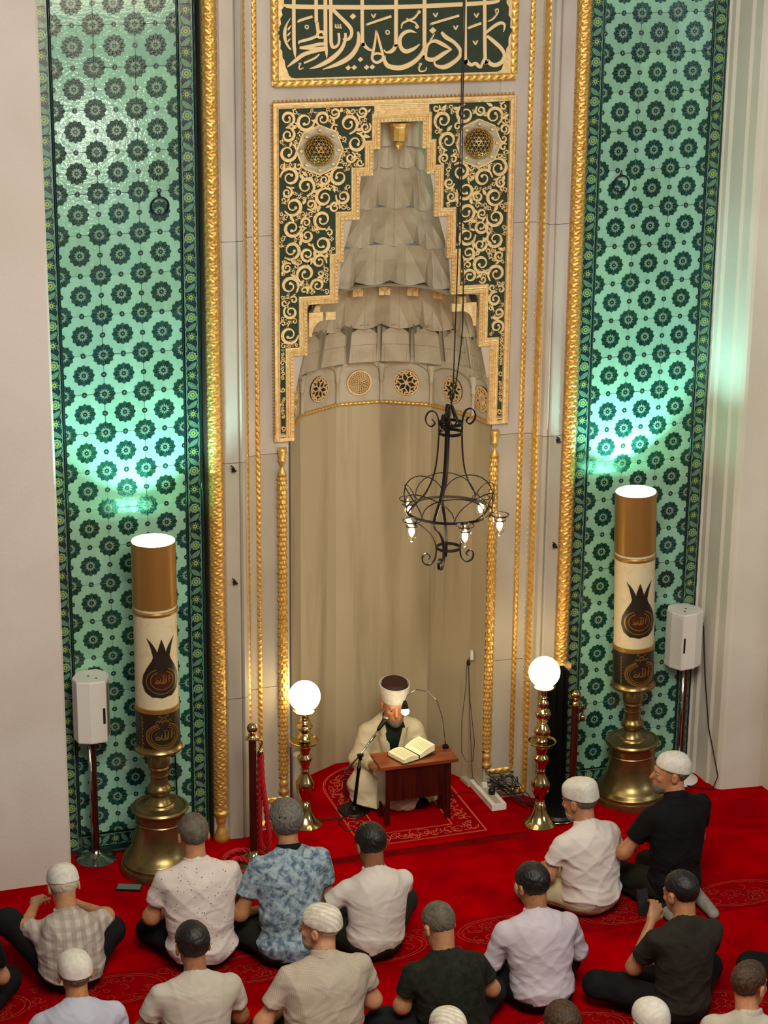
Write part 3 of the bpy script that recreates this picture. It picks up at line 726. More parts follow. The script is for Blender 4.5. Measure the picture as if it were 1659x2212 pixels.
# hooks on the marble
for lab, x, z in (('upper hook left of the niche', -1.10, 2.60), ('lower hook left of the niche', -1.10, 1.84), ('upper hook right of the niche', 1.12, 2.61), ('lower hook right of the niche', 1.12, 1.87)):
    h = thing('iron_hook', 'small dark iron %s in the grey marble' % lab, 'hook', (x, -.122, z), 'iron hooks in the marble')
    b = MB(); b.lathe([(.012, 0), (.010, .006), (.004, .008)], (0, 0, 0), 10); V = np.concatenate(b.v)[:, [0, 2, 1]]*np.array((1, -1, 1))+np.array((x, -.118, z)); b.v = [V]; b.build('hook_plate', m_black, h)
    b = MB(); b.tube([(x, -.122, z), (x, -.15, z-.002), (x, -.165, z+.012), (x-.01, -.16, z+.026), (x-.022, -.15, z+.032)], .0045, 6); b.tube([(x-.014, -.142, z-.008), (x+.016, -.142, z-.008)], .007, 6); b.build('hook_arm', m_black, h, smooth=True)
# rings on the tiles
for nm, x, z in (('left', -1.515, 4.33), ('right', 1.54, 4.33)):
    h = thing('iron_ring', 'dark iron ring hanging on the %s green tile panel' % nm, 'ring', (x, -.02, z), 'iron rings on the tiles')
    b = MB(); b.tube([(x+.055*sin(a), -.035-.008*cos(a), z-.045+.055*cos(a)) for a in np.linspace(0, 2*pi, 28)[:-1]], .0065, 8, closed=True); b.build('ring_loop', m_black, h, smooth=True)
    b = MB(); b.lathe([(.003, .03), (.010, .0), (.008, -.012)], (x, -.03, z+.015), 8); b.tube([(x, -.01, z+.012), (x, -.042, z+.012)], .006, 6); b.build('ring_staple', m_black, h)

# ================================================================ calligraphy panel
cal = thing('calligraphy_panel', 'dark green panel of large gold Arabic calligraphy in a gilded frame', 'calligraphy panel', (0, -.01, 5.5))
def Zc(x, y): p = at_wall(560+x/2.765, y/2.765, -.02); return (p[0], p[2])
CM = lambda u, v, h: WALL(u, v, h+.01)
b = MB(); b.box((0, -.008, 5.54), (1.60, .018, 1.11)); b.build('panel_board', m_gold_l, cal)
strip('gilded_border', [(-.788, -.02, 4.995), (.788, -.02, 4.995)], .045, (0, -1, 0), .010, .05, cal, m_gold)
for s_ in (-1, 1): strip('gilded_border', [(s_*.778, -.02, 5.015), (s_*.778, -.02, 6.1)], .045, (0, -1, 0), .010, .05, cal, m_gold)
poly = [(148, -560), (148, 40), (133, 62), (140, 90), (126, 112), (131, 145), (118, 165), (122, 182), (106, 198), (122, 212), (118, 232), (129, 248), (127, 290), (138, 305), (140, 345), (152, 362), (158, 400), (170, 425), (178, 450), (192, 464), (215, 468), (800, 450), (1425, 428), (1446, 416), (1455, 396), (1462, 350), (1474, 335), (1476, 290), (1489, 272), (1490, 225), (1500, 205), (1514, 180), (1500, 165), (1502, 110), (1490, 90), (1492, 40), (1478, 20), (1478, -560)]
b = MB(); pp = [Zc(*p) for p in poly]; b.prism(pp, .0165, .0185, 0, lambda u, v, h: WALL(u, v, h)); b.build('green_field', m_green, cal)
ST = [
 [(140, 26, 6), (190, 38, 24), (400, 42, 24), (800, 42, 24), (1200, 26, 24), (1400, 12, 20), (1436, -4, 6)],
 [(205, -560, 20), (205, 180, 20), (210, 300, 18), (214, 345, 3)], [(338, -560, 20), (338, 60, 20), (344, 140, 20), (352, 200, 20)],
 [(392, -560, 20), (394, 200, 22), (399, 300, 18), (402, 348, 3)], [(424, -560, 18), (426, 160, 20), (430, 262, 20), (444, 282, 18), (468, 268, 14), (476, 236, 14), (472, 196, 14)],
 [(612, -560, 20), (614, 200, 20), (622, 262, 22), (650, 292, 16), (672, 300, 10)], [(815, -560, 22), (815, 200, 22), (812, 270, 22), (790, 304, 22), (756, 312, 10), (742, 296, 8)],
 [(985, -560, 22), (985, 260, 22), (984, 330, 20)], [(1228, -560, 20), (1228, 300, 20), (1236, 360, 22), (1262, 386, 20), (1290, 378, 18), (1306, 392, 22), (1322, 400, 14), (1330, 376, 14), (1345, 348, 18)],
 [(1345, -560, 20), (1346, 300, 20), (1362, 362, 22), (1400, 388, 24), (1444, 372, 24), (1462, 330, 20), (1444, 290, 22), (1400, 248, 22), (1358, 214, 16)],
 [(1350, 196, 14), (1400, 156, 18), (1440, 136, 18), (1462, 146, 14), (1462, 170, 9), (1456, 190, 3)],
 [(186, 106, 2), (160, 150, 10), (150, 200, 20), (158, 252, 14), (178, 286, 10), (188, 294, 8)], [(190, 150, 2), (176, 168, 10), (168, 180, 6)], [(186, 190, 2), (174, 204, 9), (166, 214, 5)], [(186, 228, 2), (174, 240, 8), (168, 250, 4)],
 [(232, 134, 9), (240, 122, 14), (316, 98, 14)], [(432, 52, 20), (480, 100, 20), (530, 150, 22), (548, 180, 20), (546, 214, 18), (524, 236, 16), (496, 232, 6)],
 [(512, 196, 14), (510, 240, 18), (486, 296, 22), (430, 350, 26), (360, 390, 20), (298, 410, 3)], [(588, 188, 10), (592, 228, 20), (582, 280, 24), (540, 338, 28), (470, 380, 24), (376, 414, 3)],
 [(356, 322, 6), (330, 346, 11), (264, 376, 10)], [(232, 380, 5), (246, 378, 6), (236, 396, 7), (240, 412, 7), (262, 404, 4)],
 [(390, 212, 16), (372, 188, 14), (346, 200, 16), (352, 222, 14), (384, 222, 12)], [(344, 214, 14), (300, 232, 16), (240, 248, 14), (236, 262, 4)], [(238, 284, 12), (300, 276, 18), (360, 262, 18), (404, 262, 18)], [(238, 284, 14), (320, 290, 16), (400, 286, 22)],
 [(404, 288, 20), (330, 304, 20), (264, 324, 22), (214, 360, 20), (164, 400, 4)],
 [(640, 150, 8), (650, 142, 12), (786, 96, 14)], [(694, 176, 6), (690, 240, 12), (676, 316, 16), (672, 352, 14), (694, 372, 16), (724, 362, 16), (736, 336, 14), (718, 262, 14), (702, 200, 10), (694, 176, 4)], [(672, 326, 14), (700, 318, 12), (730, 322, 12)],
 [(936, 196, 3), (900, 184, 16), (862, 196, 20), (838, 230, 20), (842, 280, 22), (872, 306, 24), (920, 290, 18), (956, 262, 4)],
 [(744, 330, 12), (746, 362, 20), (770, 394, 26), (840, 404, 28), (910, 376, 26), (962, 328, 20), (986, 270, 10)],
 [(1044, 200, 4), (1020, 246, 12), (1050, 244, 20), (1096, 266, 22), (1140, 292, 10)], [(1146, 292, 8), (1100, 318, 22), (1046, 352, 24), (1004, 352, 22), (992, 330, 14), (1002, 270, 14), (1030, 244, 14)],
 [(1084, 190, 14), (1110, 220, 24), (1160, 252, 20), (1196, 296, 20), (1194, 334, 20), (1156, 372, 24), (1100, 400, 26), (1050, 388, 14), (1042, 356, 5)],
 [(1022, 148, 8), (1036, 138, 13), (1190, 92, 13)], [(1246, 172, 8), (1256, 162, 13), (1322, 138, 14)], [(1414, 84, 4), (1408, 60, 6), (1420, 52, 6), (1424, 66, 6), (1416, 84, 7), (1392, 112, 9), (1360, 128, 4)],
 [(950, 382, 5), (966, 378, 6), (952, 400, 8), (956, 424, 8), (988, 420, 6), (996, 400, 3)], [(846, 170, 4), (852, 140, 9), (884, 122, 12), (920, 108, 12), (944, 80, 10), (954, 66, 9)], [(874, 108, 6), (900, 124, 10), (926, 134, 10), (944, 156, 9), (948, 166, 5)],
]
for cx, cz in ((678, 95), (1048, 90), (1292, 92), (1286, 255), (1168, 165)):
    ST.append([(cx-13, cz-14, 4), (cx-6, cz-2, 8), (cx+2, cz+12, 5)]); ST.append([(cx+15, cz-15, 5), (cx+8, cz-4, 8), (cx+2, cz+12, 4)])
for cx in (452, 466, 480): ST.append([(cx, 142, 4), (cx+1, 162, 8), (cx+10, 166, 4)])
for cx, cz, r in ((280, 160, 9), (762, 192, 10), (936, 160, 6), (950, 70, 6)): ST.append([(cx+r*cos(a), cz+r*1.15*sin(a), 6) for a in np.linspace(0, 2*pi, 13)])
for k, stp in enumerate(ST):
    b = MB(); pts = []
    for x, y, w in stp:
        u, v = Zc(x, y); pts.append((u, v, w/2.765/FPX*14.1*1.0))
    b.ribbon(pts, WALL, .018, .0262+.00022*k, 0, 5)
    b.build('letter_stroke', m_letter, cal)
for cx, cz, s_ in ((558, 98, 20), (530, 405, 17), (566, 403, 17), (640, 402, 17), (674, 400, 17), (603, 355, 17), (1035, 182, 22)):
    b = MB(); q = [Zc(cx-s_, cz), Zc(cx-2, cz+s_*.9), Zc(cx+s_, cz-1), Zc(cx+1, cz-s_*.95)]; b.prism(q, .018, .0262, 0, lambda u, v, h: WALL(u, v, h)); b.build('letter_dot', m_letter, cal)


# ================================================================ raised platform with prayer carpet
plat = thing('carpeted_platform', 'low red carpeted platform filling the niche and projecting before it', 'platform', (0, -.2, 0))
ol = [(-.78, -.665), (.78, -.665), (.775, -.07), (.70, -.06), (.640, .187), (.463, .545), (.158, .722), (-.158, .722), (-.463, .545), (-.640, .187), (-.70, -.06), (-.775, -.07)]
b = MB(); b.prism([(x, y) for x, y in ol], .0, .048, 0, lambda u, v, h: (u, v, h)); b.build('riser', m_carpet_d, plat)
def inset(pl, d):
    c = np.mean(pl, 0); return [tuple(np.array(p)+(c-np.array(p))/np.linalg.norm(c-np.array(p))*d) for p in pl]
b = MB(); o2_ = [(x*1.008, y*1.01 if y < 0 else y) for x, y in ol]; o3 = inset(o2_, .006)
V = [(x, y, .046) for x, y in o2_]+[(x, y, .053) for x, y in o2_]+[(x, y, .056) for x, y in o3]; n = len(ol)
b.add(V, [(i, (i+1) % n, (i+1) % n+n, i+n) for i in range(n)]+[(i+n, (i+1) % n+n, (i+1) % n+2*n, i+2*n) for i in range(n)]+[tuple(range(2*n, 3*n))]); b.build('carpet_top', m_carpet, plat)
def arch(x0, x1, yb, ys, yt):
    A = np.linspace(0, pi, 15); xc, rx = (x0+x1)/2, (x1-x0)/2
    return [(x1, yb)]+[(xc+rx*cos(a), ys+(yt-ys)*sin(a)) for a in A]+[(x0, yb)]
OA = arch(-.375, .505, -.60, .27, .66); IA = arch(-.20, .31, -.44, .24, .48)
g = MB(); n = len(OA); g.add([(x, y, .0575) for x, y in OA]+[(x, y, .0575) for x, y in IA], [(i, (i+1) % n, (i+1) % n+n, i+n) for i in range(n)]); g.build('rug_border', m_carpet_b, plat)
b = MB()
for Q, k in ((OA, 1), (IA, 1), (inset(OA, .012), .6), (inset(IA, -.01), .6)):
    b.ribbon([(x, y, .005*k) for x, y in Q+[Q[0]]], FM, .059, .059, smooth=0)
r_ = random.Random(5)
def mid(t):  # a point along the border centre line
    M = [((a[0]+c[0])/2, (a[1]+c[1])/2) for a, c in zip(OA, IA)]; M.append(M[0])
    seg = [sqrt((a[0]-c[0])**2+(a[1]-c[1])**2) for a, c in zip(M, M[1:])]; L = sum(seg)*t
    for (a, c), l in zip(zip(M, M[1:]), seg):
        if L <= l: f_ = L/l; return (a[0]+(c[0]-a[0])*f_, a[1]+(c[1]-a[1])*f_)
        L -= l
    return M[0]
for k in range(150):
    cx, cy = mid(k/150); R = r_.uniform(.02, .055); cx += r_.uniform(-.035, .035); cy += r_.uniform(-.03, .03); a0 = r_.uniform(0, 6.3); sg = r_.choice((-1, 1)); pts = []
    for t in np.linspace(0, 1, 9):
        a = a0+sg*t*5.2; rr = R*(1-.7*t); pts.append((cx+rr*cos(a)*1.1, cy+rr*sin(a), .0045))
    b.ribbon(pts, FM, .0588, .0588, smooth=2)
b.build('rug_scrollwork', m_thread2, plat, kind='stuff')

# ================================================================ giant candlesticks
def cyl_map(r, a0, z0):  # u to the right as seen from the camera, wraps the cylinder; a0 = azimuth of the motif centre
    return lambda u, v, h: ((r+h)*sin(a0+u/r), -(r+h)*cos(a0+u/r), z0+v)
ALLAH = [  # the word on the emblem, unit box about -1..1
 [(.80, .75, .10), (.76, .1, .16), (.74, -.35, .12), (.70, -.5, .04)],
 [(.42, .65, .08), (.40, .0, .16), (.36, -.38, .17), (.20, -.42, .13), (.12, -.1, .06)],
 [(.12, .50, .08), (.12, .0, .16), (.06, -.40, .17), (-.12, -.42, .13), (-.22, -.1, .06)],
 [(-.20, .25, .08), (-.26, -.2, .15), (-.46, -.42, .16), (-.66, -.30, .14), (-.60, -.04, .13), (-.42, -.10, .10), (-.36, -.30, .07)],
 [(-.82, -.5, .08), (-.70, -.25, .08), (-.50, .0, .06)],
 [(-.05, .75, .05), (.06, .62, .07), (.14, .78, .05), (.22, .62, .07), (.30, .78, .05)], [(-.72, .30, .10), (-.62, .34, .10)], [(.95, .2, .08), (.97, .0, .08)]]
def candlestick(x, y, mz, label, a_t, a_b, lean, rot=0.0):
    t = thing('giant_candlestick', label, 'candlestick', (x, y, 0), 'giant bronze candlesticks with painted candles')
    O = (x, y, 0)
    def part(name, prof, m, n=48, par=t): 
        b_ = MB(); b_.lathe(prof, O, n, cap=(name != 'tin_collar')); return b_.build(name, m, par, smooth=True, edge=40)
    part('bell_base', [(.0, .0), (.262, .0), (.268, .02), (.262, .045), (.262, .05), (.250, .055), (.250, .075), (.252, .078), (.245, .085), (.240, .105), (.238, .107), (.235, .112), (.222, .12), (.195, .165), (.175, .22), (.163, .28), (.158, .335), (.160, .345), (.165, .350), (.160, .356)], m_bronze)
    part('drip_pan', [(.150, .352), (.160, .36), (.164, .40), (.180, .425), (.186, .43), (.187, .44), (.178, .452), (.165, .452), (.155, .446), (.10, .455), (.092, .47), (.08, .475)], m_bronze)
    part('baluster_stem', [(.088, .465), (.076, .478), (.062, .50), (.056, .52), (.066, .54), (.078, .555), (.080, .57), (.070, .588), (.060, .60), (.056, .615), (.055, .66), (.062, .664), (.062, .670), (.055, .675), (.055, .705), (.066, .712), (.068, .722), (.060, .73), (.062, .74), (.070, .745), (.072, .79), (.066, .80), (.064, .86)], m_bronze, 36)
    cu = part('candle_socket', [(.066, .845), (.142, .848), (.153, .856), (.156, .872), (.150, .880), (.143, .895), (.143, .905)], m_bronze)
    dk = part('dark_sleeve', [(.141, .895), (.141, 1.150)], m_emb)
    part('sleeve_rim', [(.1405, 1.142), (.145, 1.146), (.145, 1.172), (.1405, 1.176)], m_goldpaint)
    ca = part('candle', [(.138, 1.165), (.137, 1.84), (.10, 1.845)], m_ivory)
    part('candle_ring', [(.137, 1.795), (.143, 1.80), (.146, 1.812), (.143, 1.822), (.137, 1.826)], m_goldpaint)
    ct = part('tin_collar', [(.1405, 1.845), (.1395, 2.255), (.1415, 2.257), (.1415, 2.262), (.136, 2.262), (.135, 2.25)], m_goldpaint, 12 if False else 48)
    b_ = MB(); b_.lathe([(.0, 2.07), (.134, 2.07)], O, 32, cap=False); b_.build('lamp_housing', m_white_enamel, t)
    b_ = MB(); b_.lathe([(.134, 2.075), (.1345, 2.258)], O, 40, cap=False); b_.build('collar_glow_sleeve', m_collar_glow, t, smooth=True)  # added inner sleeve whose colour carries the greenish lamp glow
    b_ = MB(); b_.lathe([(.0, 2.095), (.085, 2.095), (.09, 2.075)], O, 32, cap=False); b_.build('floodlight', m_led, t)
    # tulip emblem on the candle
    z0 = 1.42; e = MB(); fm_ = cyl_map(.1385, a_t, z0); fm = lambda u, v, h: np.array(fm_(u*1.25, v*1.22, h+.002))+np.array(O)
    half = [(.0, -.135), (.05, -.128), (.088, -.10), (.104, -.055), (.098, -.01), (.075, .035), (.050, .075), (.040, .115), (.050, .150), (.068, .190), (.046, .172), (.026, .140), (.018, .125), (.014, .160), (.0, .185)]
    outl = half+[(-u, v) for u, v in half[::-1][1:-1]]
    for i in range(len(half)-1):
        (u0, v0), (u1, v1) = half[i], half[i+1]
        for j in range(4):
            for sg in (-1, 1):
                q = [(sg*u0*j/4, v0), (sg*u0*(j+1)/4, v0), (sg*u1*(j+1)/4, v1), (sg*u1*j/4, v1)]
                if i in (9,): continue
    # filled rows by height, with the three points of the tulip
    def width(v):
        T = [(-.135, .0), (-.128, .05), (-.10, .088), (-.055, .104), (-.01, .098), (.035, .075), (.075, .050), (.105, .040), (.125, .040)]
        for (a, p), (c, q) in zip(T, T[1:]):
            if v <= c: return p+(q-p)*(v-a)/(c-a)
        return .03
    vs = np.linspace(-.1345, .105, 34)
    e.grid([[fm(width(v)*k_, v, .002) for k_ in np.linspace(-1, 1, 15)] for v in vs])
    e.ribbon([(0, .10, .050), (0, .14, .034), (0, .19, .002)], fm, .002, .002, 0, 4)
    for sg in (-1, 1): e.ribbon([(sg*.028, .095, .028), (sg*.038, .13, .024), (sg*.052, .165, .014), (sg*.074, .20, .001)], fm, .002, .002, 0, 4)
    for (s1, cu_, cv, mi) in ((.072, 0, -.04, 2), (.052, 0, -.036, 2)):
        e.ribbon([(cu_+s1*1.12*cos(a), cv+s1*.98*sin(a), .006) for a in np.linspace(pi*.62, pi*2.38, 30)], fm, .0035, .0035, mi, 0)
    e.grid([[fm(.046*1.12*r*cos(a), -.036+.046*r*sin(a), .003) for a in np.linspace(0, 2*pi, 25)] for r in (.02, .5, 1)], 1)
    for st in ALLAH: e.ribbon([(u*.046, -.034+v*.036, w*.055) for u, v, w in st], fm, .0045, .0045, 2, 3)
    e.build('tulip_emblem', [m_emb, m_emb_red, m_emb_gold], ca)
    # gold emblem on the dark sleeve
    g_ = MB(); fm_2 = cyl_map(.1415, a_b, 1.005); fq = lambda u, v, h: np.array(fm_2(u*1.10, v*1.0, h))+np.array(O)
    for s1, w in ((.102, .0055), (.088, .0035), (.074, .0025)):
        g_.ribbon([(s1*cos(a), -.012+s1*.86*sin(a), w*(1.2+.8*abs(sin(a*.5)))) for a in np.linspace(pi*.60, pi*2.40, 32)], fq, .001, .003, 0, 0)
    for st in ALLAH: g_.ribbon([(u*.064, -.010+v*.052, w*.062) for u, v, w in st], fq, .001, .003, 0, 3)
    for k in range(5):
        u0 = -.035+.0175*k; g_.ribbon([(u0-.012, .076+.006*(k % 2), .002), (u0, .098, .007), (u0+.014, .078+.006*((k+1) % 2), .002)], fq, .001, .003, 0, 3)
    g_.ribbon([(-.02, .10, .002), (0, .118, .008), (.02, .10, .002)], fq, .001, .003, 0, 3)
    for sg in (-1, 1): g_.ribbon([(sg*.01, .12, .002), (sg*.03, .128, .005), (sg*.012, .134, .002)], fq, .001, .003, 0, 3)
    if True:
        for k in range(9): g_.ribbon([(-.135, -.10+.024*k, .002), (-.130+.004*(k % 2), -.09+.024*k, .008), (-.135, -.08+.024*k, .002)], fq, .001, .003, 0, 3)
    for v in (-.128, .150): g_.ribbon([(u, v, .006) for u in np.linspace(-.3, .3, 30)], fq, .0005, .002, 0, 0)
    g_.build('sleeve_emblem', m_emb_gold, dk)
    t.rotation_euler = lean
    l = bpy.data.lights.new('uplight', 'SPOT'); l.energy = 135; l.color = (.40, 1.0, .96); l.spot_size = radians(150); l.spot_blend = .25; l.shadow_soft_size = .03
    lo = bpy.data.objects.new('uplight', l); COL.objects.link(lo); lo.parent = t; lo.location = (0, 0, 2.112); lo.rotation_euler = (pi, 0, 0)
    return t
candlestick(-1.680, -.375, 0, 'giant bronze candlestick with ivory tulip-emblem candle before the left tile panel', .05, .06, (0, 0, 0))
candlestick(1.700, -.30, 0, 'giant bronze candlestick with ivory tulip-emblem candle before the right tile panel', -.15, -.02, (0, radians(-1.9), 0))

# ================================================================ loudspeakers on stands
def speaker(x, y, zb, zt, rot, label, labs, mirror, base_m, pole_x):
    st = thing('speaker_stand', labs, 'stand', (x+pole_x, y-.02, 0), 'stands under the white loudspeakers')
    b = MB(); b.lathe([(.0, .0), (.135, .0), (.136, .006), (.12, .014), (.07, .03), (.035, .05), (.024, .075), (.0, .08)], (x+pole_x, y-.02, 0), 36); b.build('base_plate', base_m, st, smooth=True, edge=50)
    b = MB(); b.lathe([(.026, .05), (.026, zb-.02)], (x+pole_x, y-.02, 0), 16); b.build('pole', m_wood, st, smooth=True, edge=40)
    b = MB(); b.lathe([(.011, .06), (.011, zb-.02)], (x+pole_x-.021, y-.045, 0), 8); b.build('chrome_strip', m_chrome, st, smooth=True, label='chrome strip along the pole')
    b = MB(); b.lathe([(.04, zb-.022), (.04, zb)], (x+pole_x, y-.02, 0), 16); b.build('mount_plate', m_chrome, st)
    t = thing('loudspeaker', label, 'loudspeaker', (x, y, zb), 'white loudspeakers on stands')
    pl = [(-.105, -.10), (-.03, -.135), (.075, -.135), (.118, -.045), (.118, .02), (.07, .085), (-.06, .085), (-.118, -.02)]
    if mirror: pl = [(-u, v) for u, v in pl][::-1]
    ca, sa = cos(rot), sin(rot); P2 = [(x+u*ca-v*sa, y+u*sa+v*ca) for u, v in pl]
    b = MB(); n = len(P2); cz = np.mean(P2, 0); ins = [tuple(cz+(np.array(p)-cz)*.97) for p in P2]
    b.add([(u, v, zb) for u, v in ins]+[(u, v, zb+.008) for u, v in P2]+[(u, v, zt-.008) for u, v in P2]+[(u, v, zt) for u, v in ins], [tuple(range(n))[::-1]]+[(i+k*n, (i+1) % n+k*n, (i+1) % n+(k+1)*n, i+(k+1)*n) for k in range(3) for i in range(n)]+[tuple(range(3*n, 4*n))])
    b.build('cabinet', m_white_enamel, t)
    # grille on the face that looks to the side, made of fine slats
    sx = -1 if mirror else 1
    def wp(u, v, z): u *= sx; return (x+u*ca-v*sa, y+u*sa+v*ca, z)
    g = MB()
    for k in range(14):
        f_ = .08+.065*k; p0 = (.078+.038*f_, -.131+.088*f_)
        g.add([wp(p0[0], p0[1], zb+.03), wp(p0[0]+.003, p0[1]-.002, zb+.03), wp(p0[0]+.003, p0[1]-.002, zt-.03), wp(p0[0], p0[1], zt-.03)], [(0, 1, 2, 3)])
    g.build('grille', m_dark if False else m_chrome, t)
    h_ = MB(); h_.add([wp(.052, -.1362, zb+.13), wp(.068, -.1362, zb+.13), wp(.068, -.1362, zb+.24), wp(.052, -.1362, zb+.24)], [(0, 1, 2, 3)]); h_.build('handle_slot', m_dark, t)
    for u, v in ((-.01, -.02), (.03, -.07)):
        q = MB(); q.lathe([(.007, zt-.002), (.007, zt+.002)], wp(u, v, 0), 10); q.build('screw', m_dark, t)
    return t
spl = speaker(-2.065, -.11, .875, 1.300, .05, 'white loudspeaker on a stand left of the left candlestick', 'red-brown pole stand on polished disc under the left loudspeaker', False, m_chrome, .0)
spr = speaker(2.115, -.11, .893, 1.305, .12, 'white loudspeaker on a stand beside the right pilaster', 'red-brown pole stand on pale disc under the right loudspeaker', True, m_white_enamel, .03)
q = MB(); q.tube([(2.235, -.09, 1.22), (2.27, -.10, 1.215), (2.272, -.13, 1.15), (2.275, -.19, .8), (2.285, -.27, .45), (2.315, -.40, .12), (2.28, -.40, .03), (2.20, -.30, .006), (2.05, -.18, .006)], .005, 6); q.box((2.245, -.09, 1.22), (.03, .02, .02))
tag(q.build('speaker_cable', m_cable, smooth=True), 'black cable hanging from the right loudspeaker down the pilaster', 'cable')
q = MB(); q.tube([(-2.22, -.12, 1.16), (-2.16, -.12, 1.16)], .01, 8); tag(q.build('cable_plug', m_cable), 'black plug on the side of the left loudspeaker', 'plug')
q = MB(); q.tube([(-1.52, -.08, .80), (-1.50, -.05, .6), (-1.495, -.05, .3), (-1.50, -.08, .01), (-1.75, -.10, .008), (-2.05, -.07, .02), (-2.17, -.10, .1)], .006, 6); q.tube([(-2.2, -.1, .008), (-1.9, -.06, .01), (-1.55, -.09, .008), (-1.42, -.05, .008)], .010, 6)
tag(q.build('floor_cable', m_cable, smooth=True), 'dark cables running along the foot of the left tile panel', 'cable')

# ================================================================ brass globe lamps
def globe_lamp(x, y, zg, zbase, label, glab, s):
    t = thing('globe_lamp', label, 'lamp', (x, y, zbase), 'brass globe lamps beside the niche')
    pr_ = [(0, 0), (.118, 0), (.120, .008), (.105, .02), (.078, .045), (.055, .085), (.042, .125), (.034, .160), (.028, .165)]
    b = MB(); b.lathe(pr_, (x, y, zbase), 36); b.build('base', m_brass, t, smooth=True, edge=45)
    b = MB(); z = .16; P = []
    H = zg-.115-zbase
    seq = [(.028, 0), (.034, .01), (.028, .02), (.030, .035), (.052, .075), (.062, .115), (.064, .15), (.054, .165), (.044, .19), (.030, .215), (.026, .235), (.034, .245), (.026, .26), (.036, .285), (.052, .325), (.050, .34), (.034, .355), (.032, .375), (.044, .40), (.044, .42), (.030, .44)]
    P += [(r, zbase+.16+z_*1.0) for r, z_ in seq]
    zp = zbase+.60
    b.lathe(P, (x, y, 0), 28); b.build('lower_stem', m_brass, t, smooth=True, edge=60)
    b = MB(); b.lathe([(.03, zp-.002), (.09, zp+.004), (.100, zp+.018), (.094, zp+.020), (.085, zp+.010), (.03, zp+.008)], (x, y, 0), 32); b.build('drip_dish', m_brass, t, smooth=True, edge=45)
    b = MB(); seq = [(.030, 0), (.040, .02), (.030, .04), (.028, .055), (.046, .075), (.058, .11), (.050, .14), (.034, .19), (.024, .205), (.038, .22), (.026, .235), (.046, .26), (.056, .30), (.046, .335), (.030, .35), (.026, .37), (.040, .40), (.036, .42), (.022, .45), (.030, .47), (.020, .49), (.026, .51), (.018, .53), (.030, .56)]
    top = zg-.115; k_ = (top-zp-.01)/.56
    b.lathe([(r, zp+.008+z_*k_) for r, z_ in seq], (x, y, 0), 28); b.build('upper_stem', m_brass, t, smooth=True, edge=60)
    b = MB(); b.lathe([(.028, zg-.12), (.072, zg-.112), (.078, zg-.102), (.070, zg-.096), (.04, zg-.098)], (x, y, 0), 28); b.build('globe_holder', m_brass, t, smooth=True, edge=45)
    b = MB(); A = np.linspace(-pi/2, pi/2, 17); b.lathe([(max(.1055*cos(a), .0005), zg+.1055*sin(a)) for a in A], (x, y, 0), 32); gl = b.build('glass_globe', m_globe, t, smooth=True, label=glab)
    if s:
        e = MB(); fe = lambda u, v, h: (x+(.1065)*sin(.45+u/.1065)*cos(v/.1065), y-.1065*cos(.45+u/.1065)*cos(v/.1065), zg+.1065*sin(v/.1065))
        for st in ([(.035, .035, .003), (.03, -.01, .004), (.045, -.03, .003)], [(.015, .0, .003), (-.005, -.012, .004), (.01, -.025, .004), (.05, -.01, .003)], [(-.03, -.045, .002), (-.015, -.035, .004), (.0, -.022, .003)], [(.0, .02, .003), (.015, .012, .002)]): e.ribbon(st, fe, 0, 0, 0, 3)
        e.build('globe_script', m_emb_gold, gl)
    return t
globe_lamp(-.640, -.15, .993, .056, 'brass baluster lamp with lit round globe left of the niche', 'lit white glass globe with faint script', True)
globe_lamp(.925, -.50, 1.118, 0, 'brass baluster lamp with lit round globe right of the niche', 'lit white glass globe', False)

# ================================================================ rope posts
def post(x, y, h, label, rope):
    t = thing('rope_post', label, 'post', (x, y, 0), 'brass rope posts')
    b = MB(); b.lathe([(0, 0), (.145, 0), (.15, .008), (.135, .018), (.08, .04), (.04, .075), (.03, .10), (.0, .105)], (x, y, 0), 36); b.build('base', m_brass, t, smooth=True, edge=50)
    b = MB(); b.lathe([(.025, .08), (.025, h-.11)], (x, y, 0), 20); b.build('pole', m_wood, t, smooth=True, edge=40)
    b = MB(); b.lathe([(.026, h-.115), (.046, h-.110), (.046, h-.104), (.030, h-.10), (.022, h-.085), (.028, h-.08), (.016, h-.072)], (x, y, 0), 24)
    b.lathe([(max(.036*cos(a), .0005), h-.036+.036*sin(a)) for a in np.linspace(-pi/2, pi/2, 13)], (x, y, 0), 24); b.build('ball_finial', m_brass, t, smooth=True, edge=60)
    b = MB(); b.tube([(x+.03, y-.01, h-.12), (x+.055, y-.015, h-.115), (x+.062, y-.015, h-.14), (x+.05, y-.015, h-.16), (x+.045, y-.015, h-.19)], .006, 8); b.lathe([(.016, h-.23), (.02, h-.20), (.012, h-.185)], (x+.05, y-.015, 0), 12); b.build('rope_hook', m_brass, t, smooth=True)
    return t
post(-1.090, -.50, 1.005, 'brass ball-topped post holding a thick red rope, left of the niche', True)
post(1.225, -.35, .893, 'brass ball-topped post in front of the right leafy tile border', False)
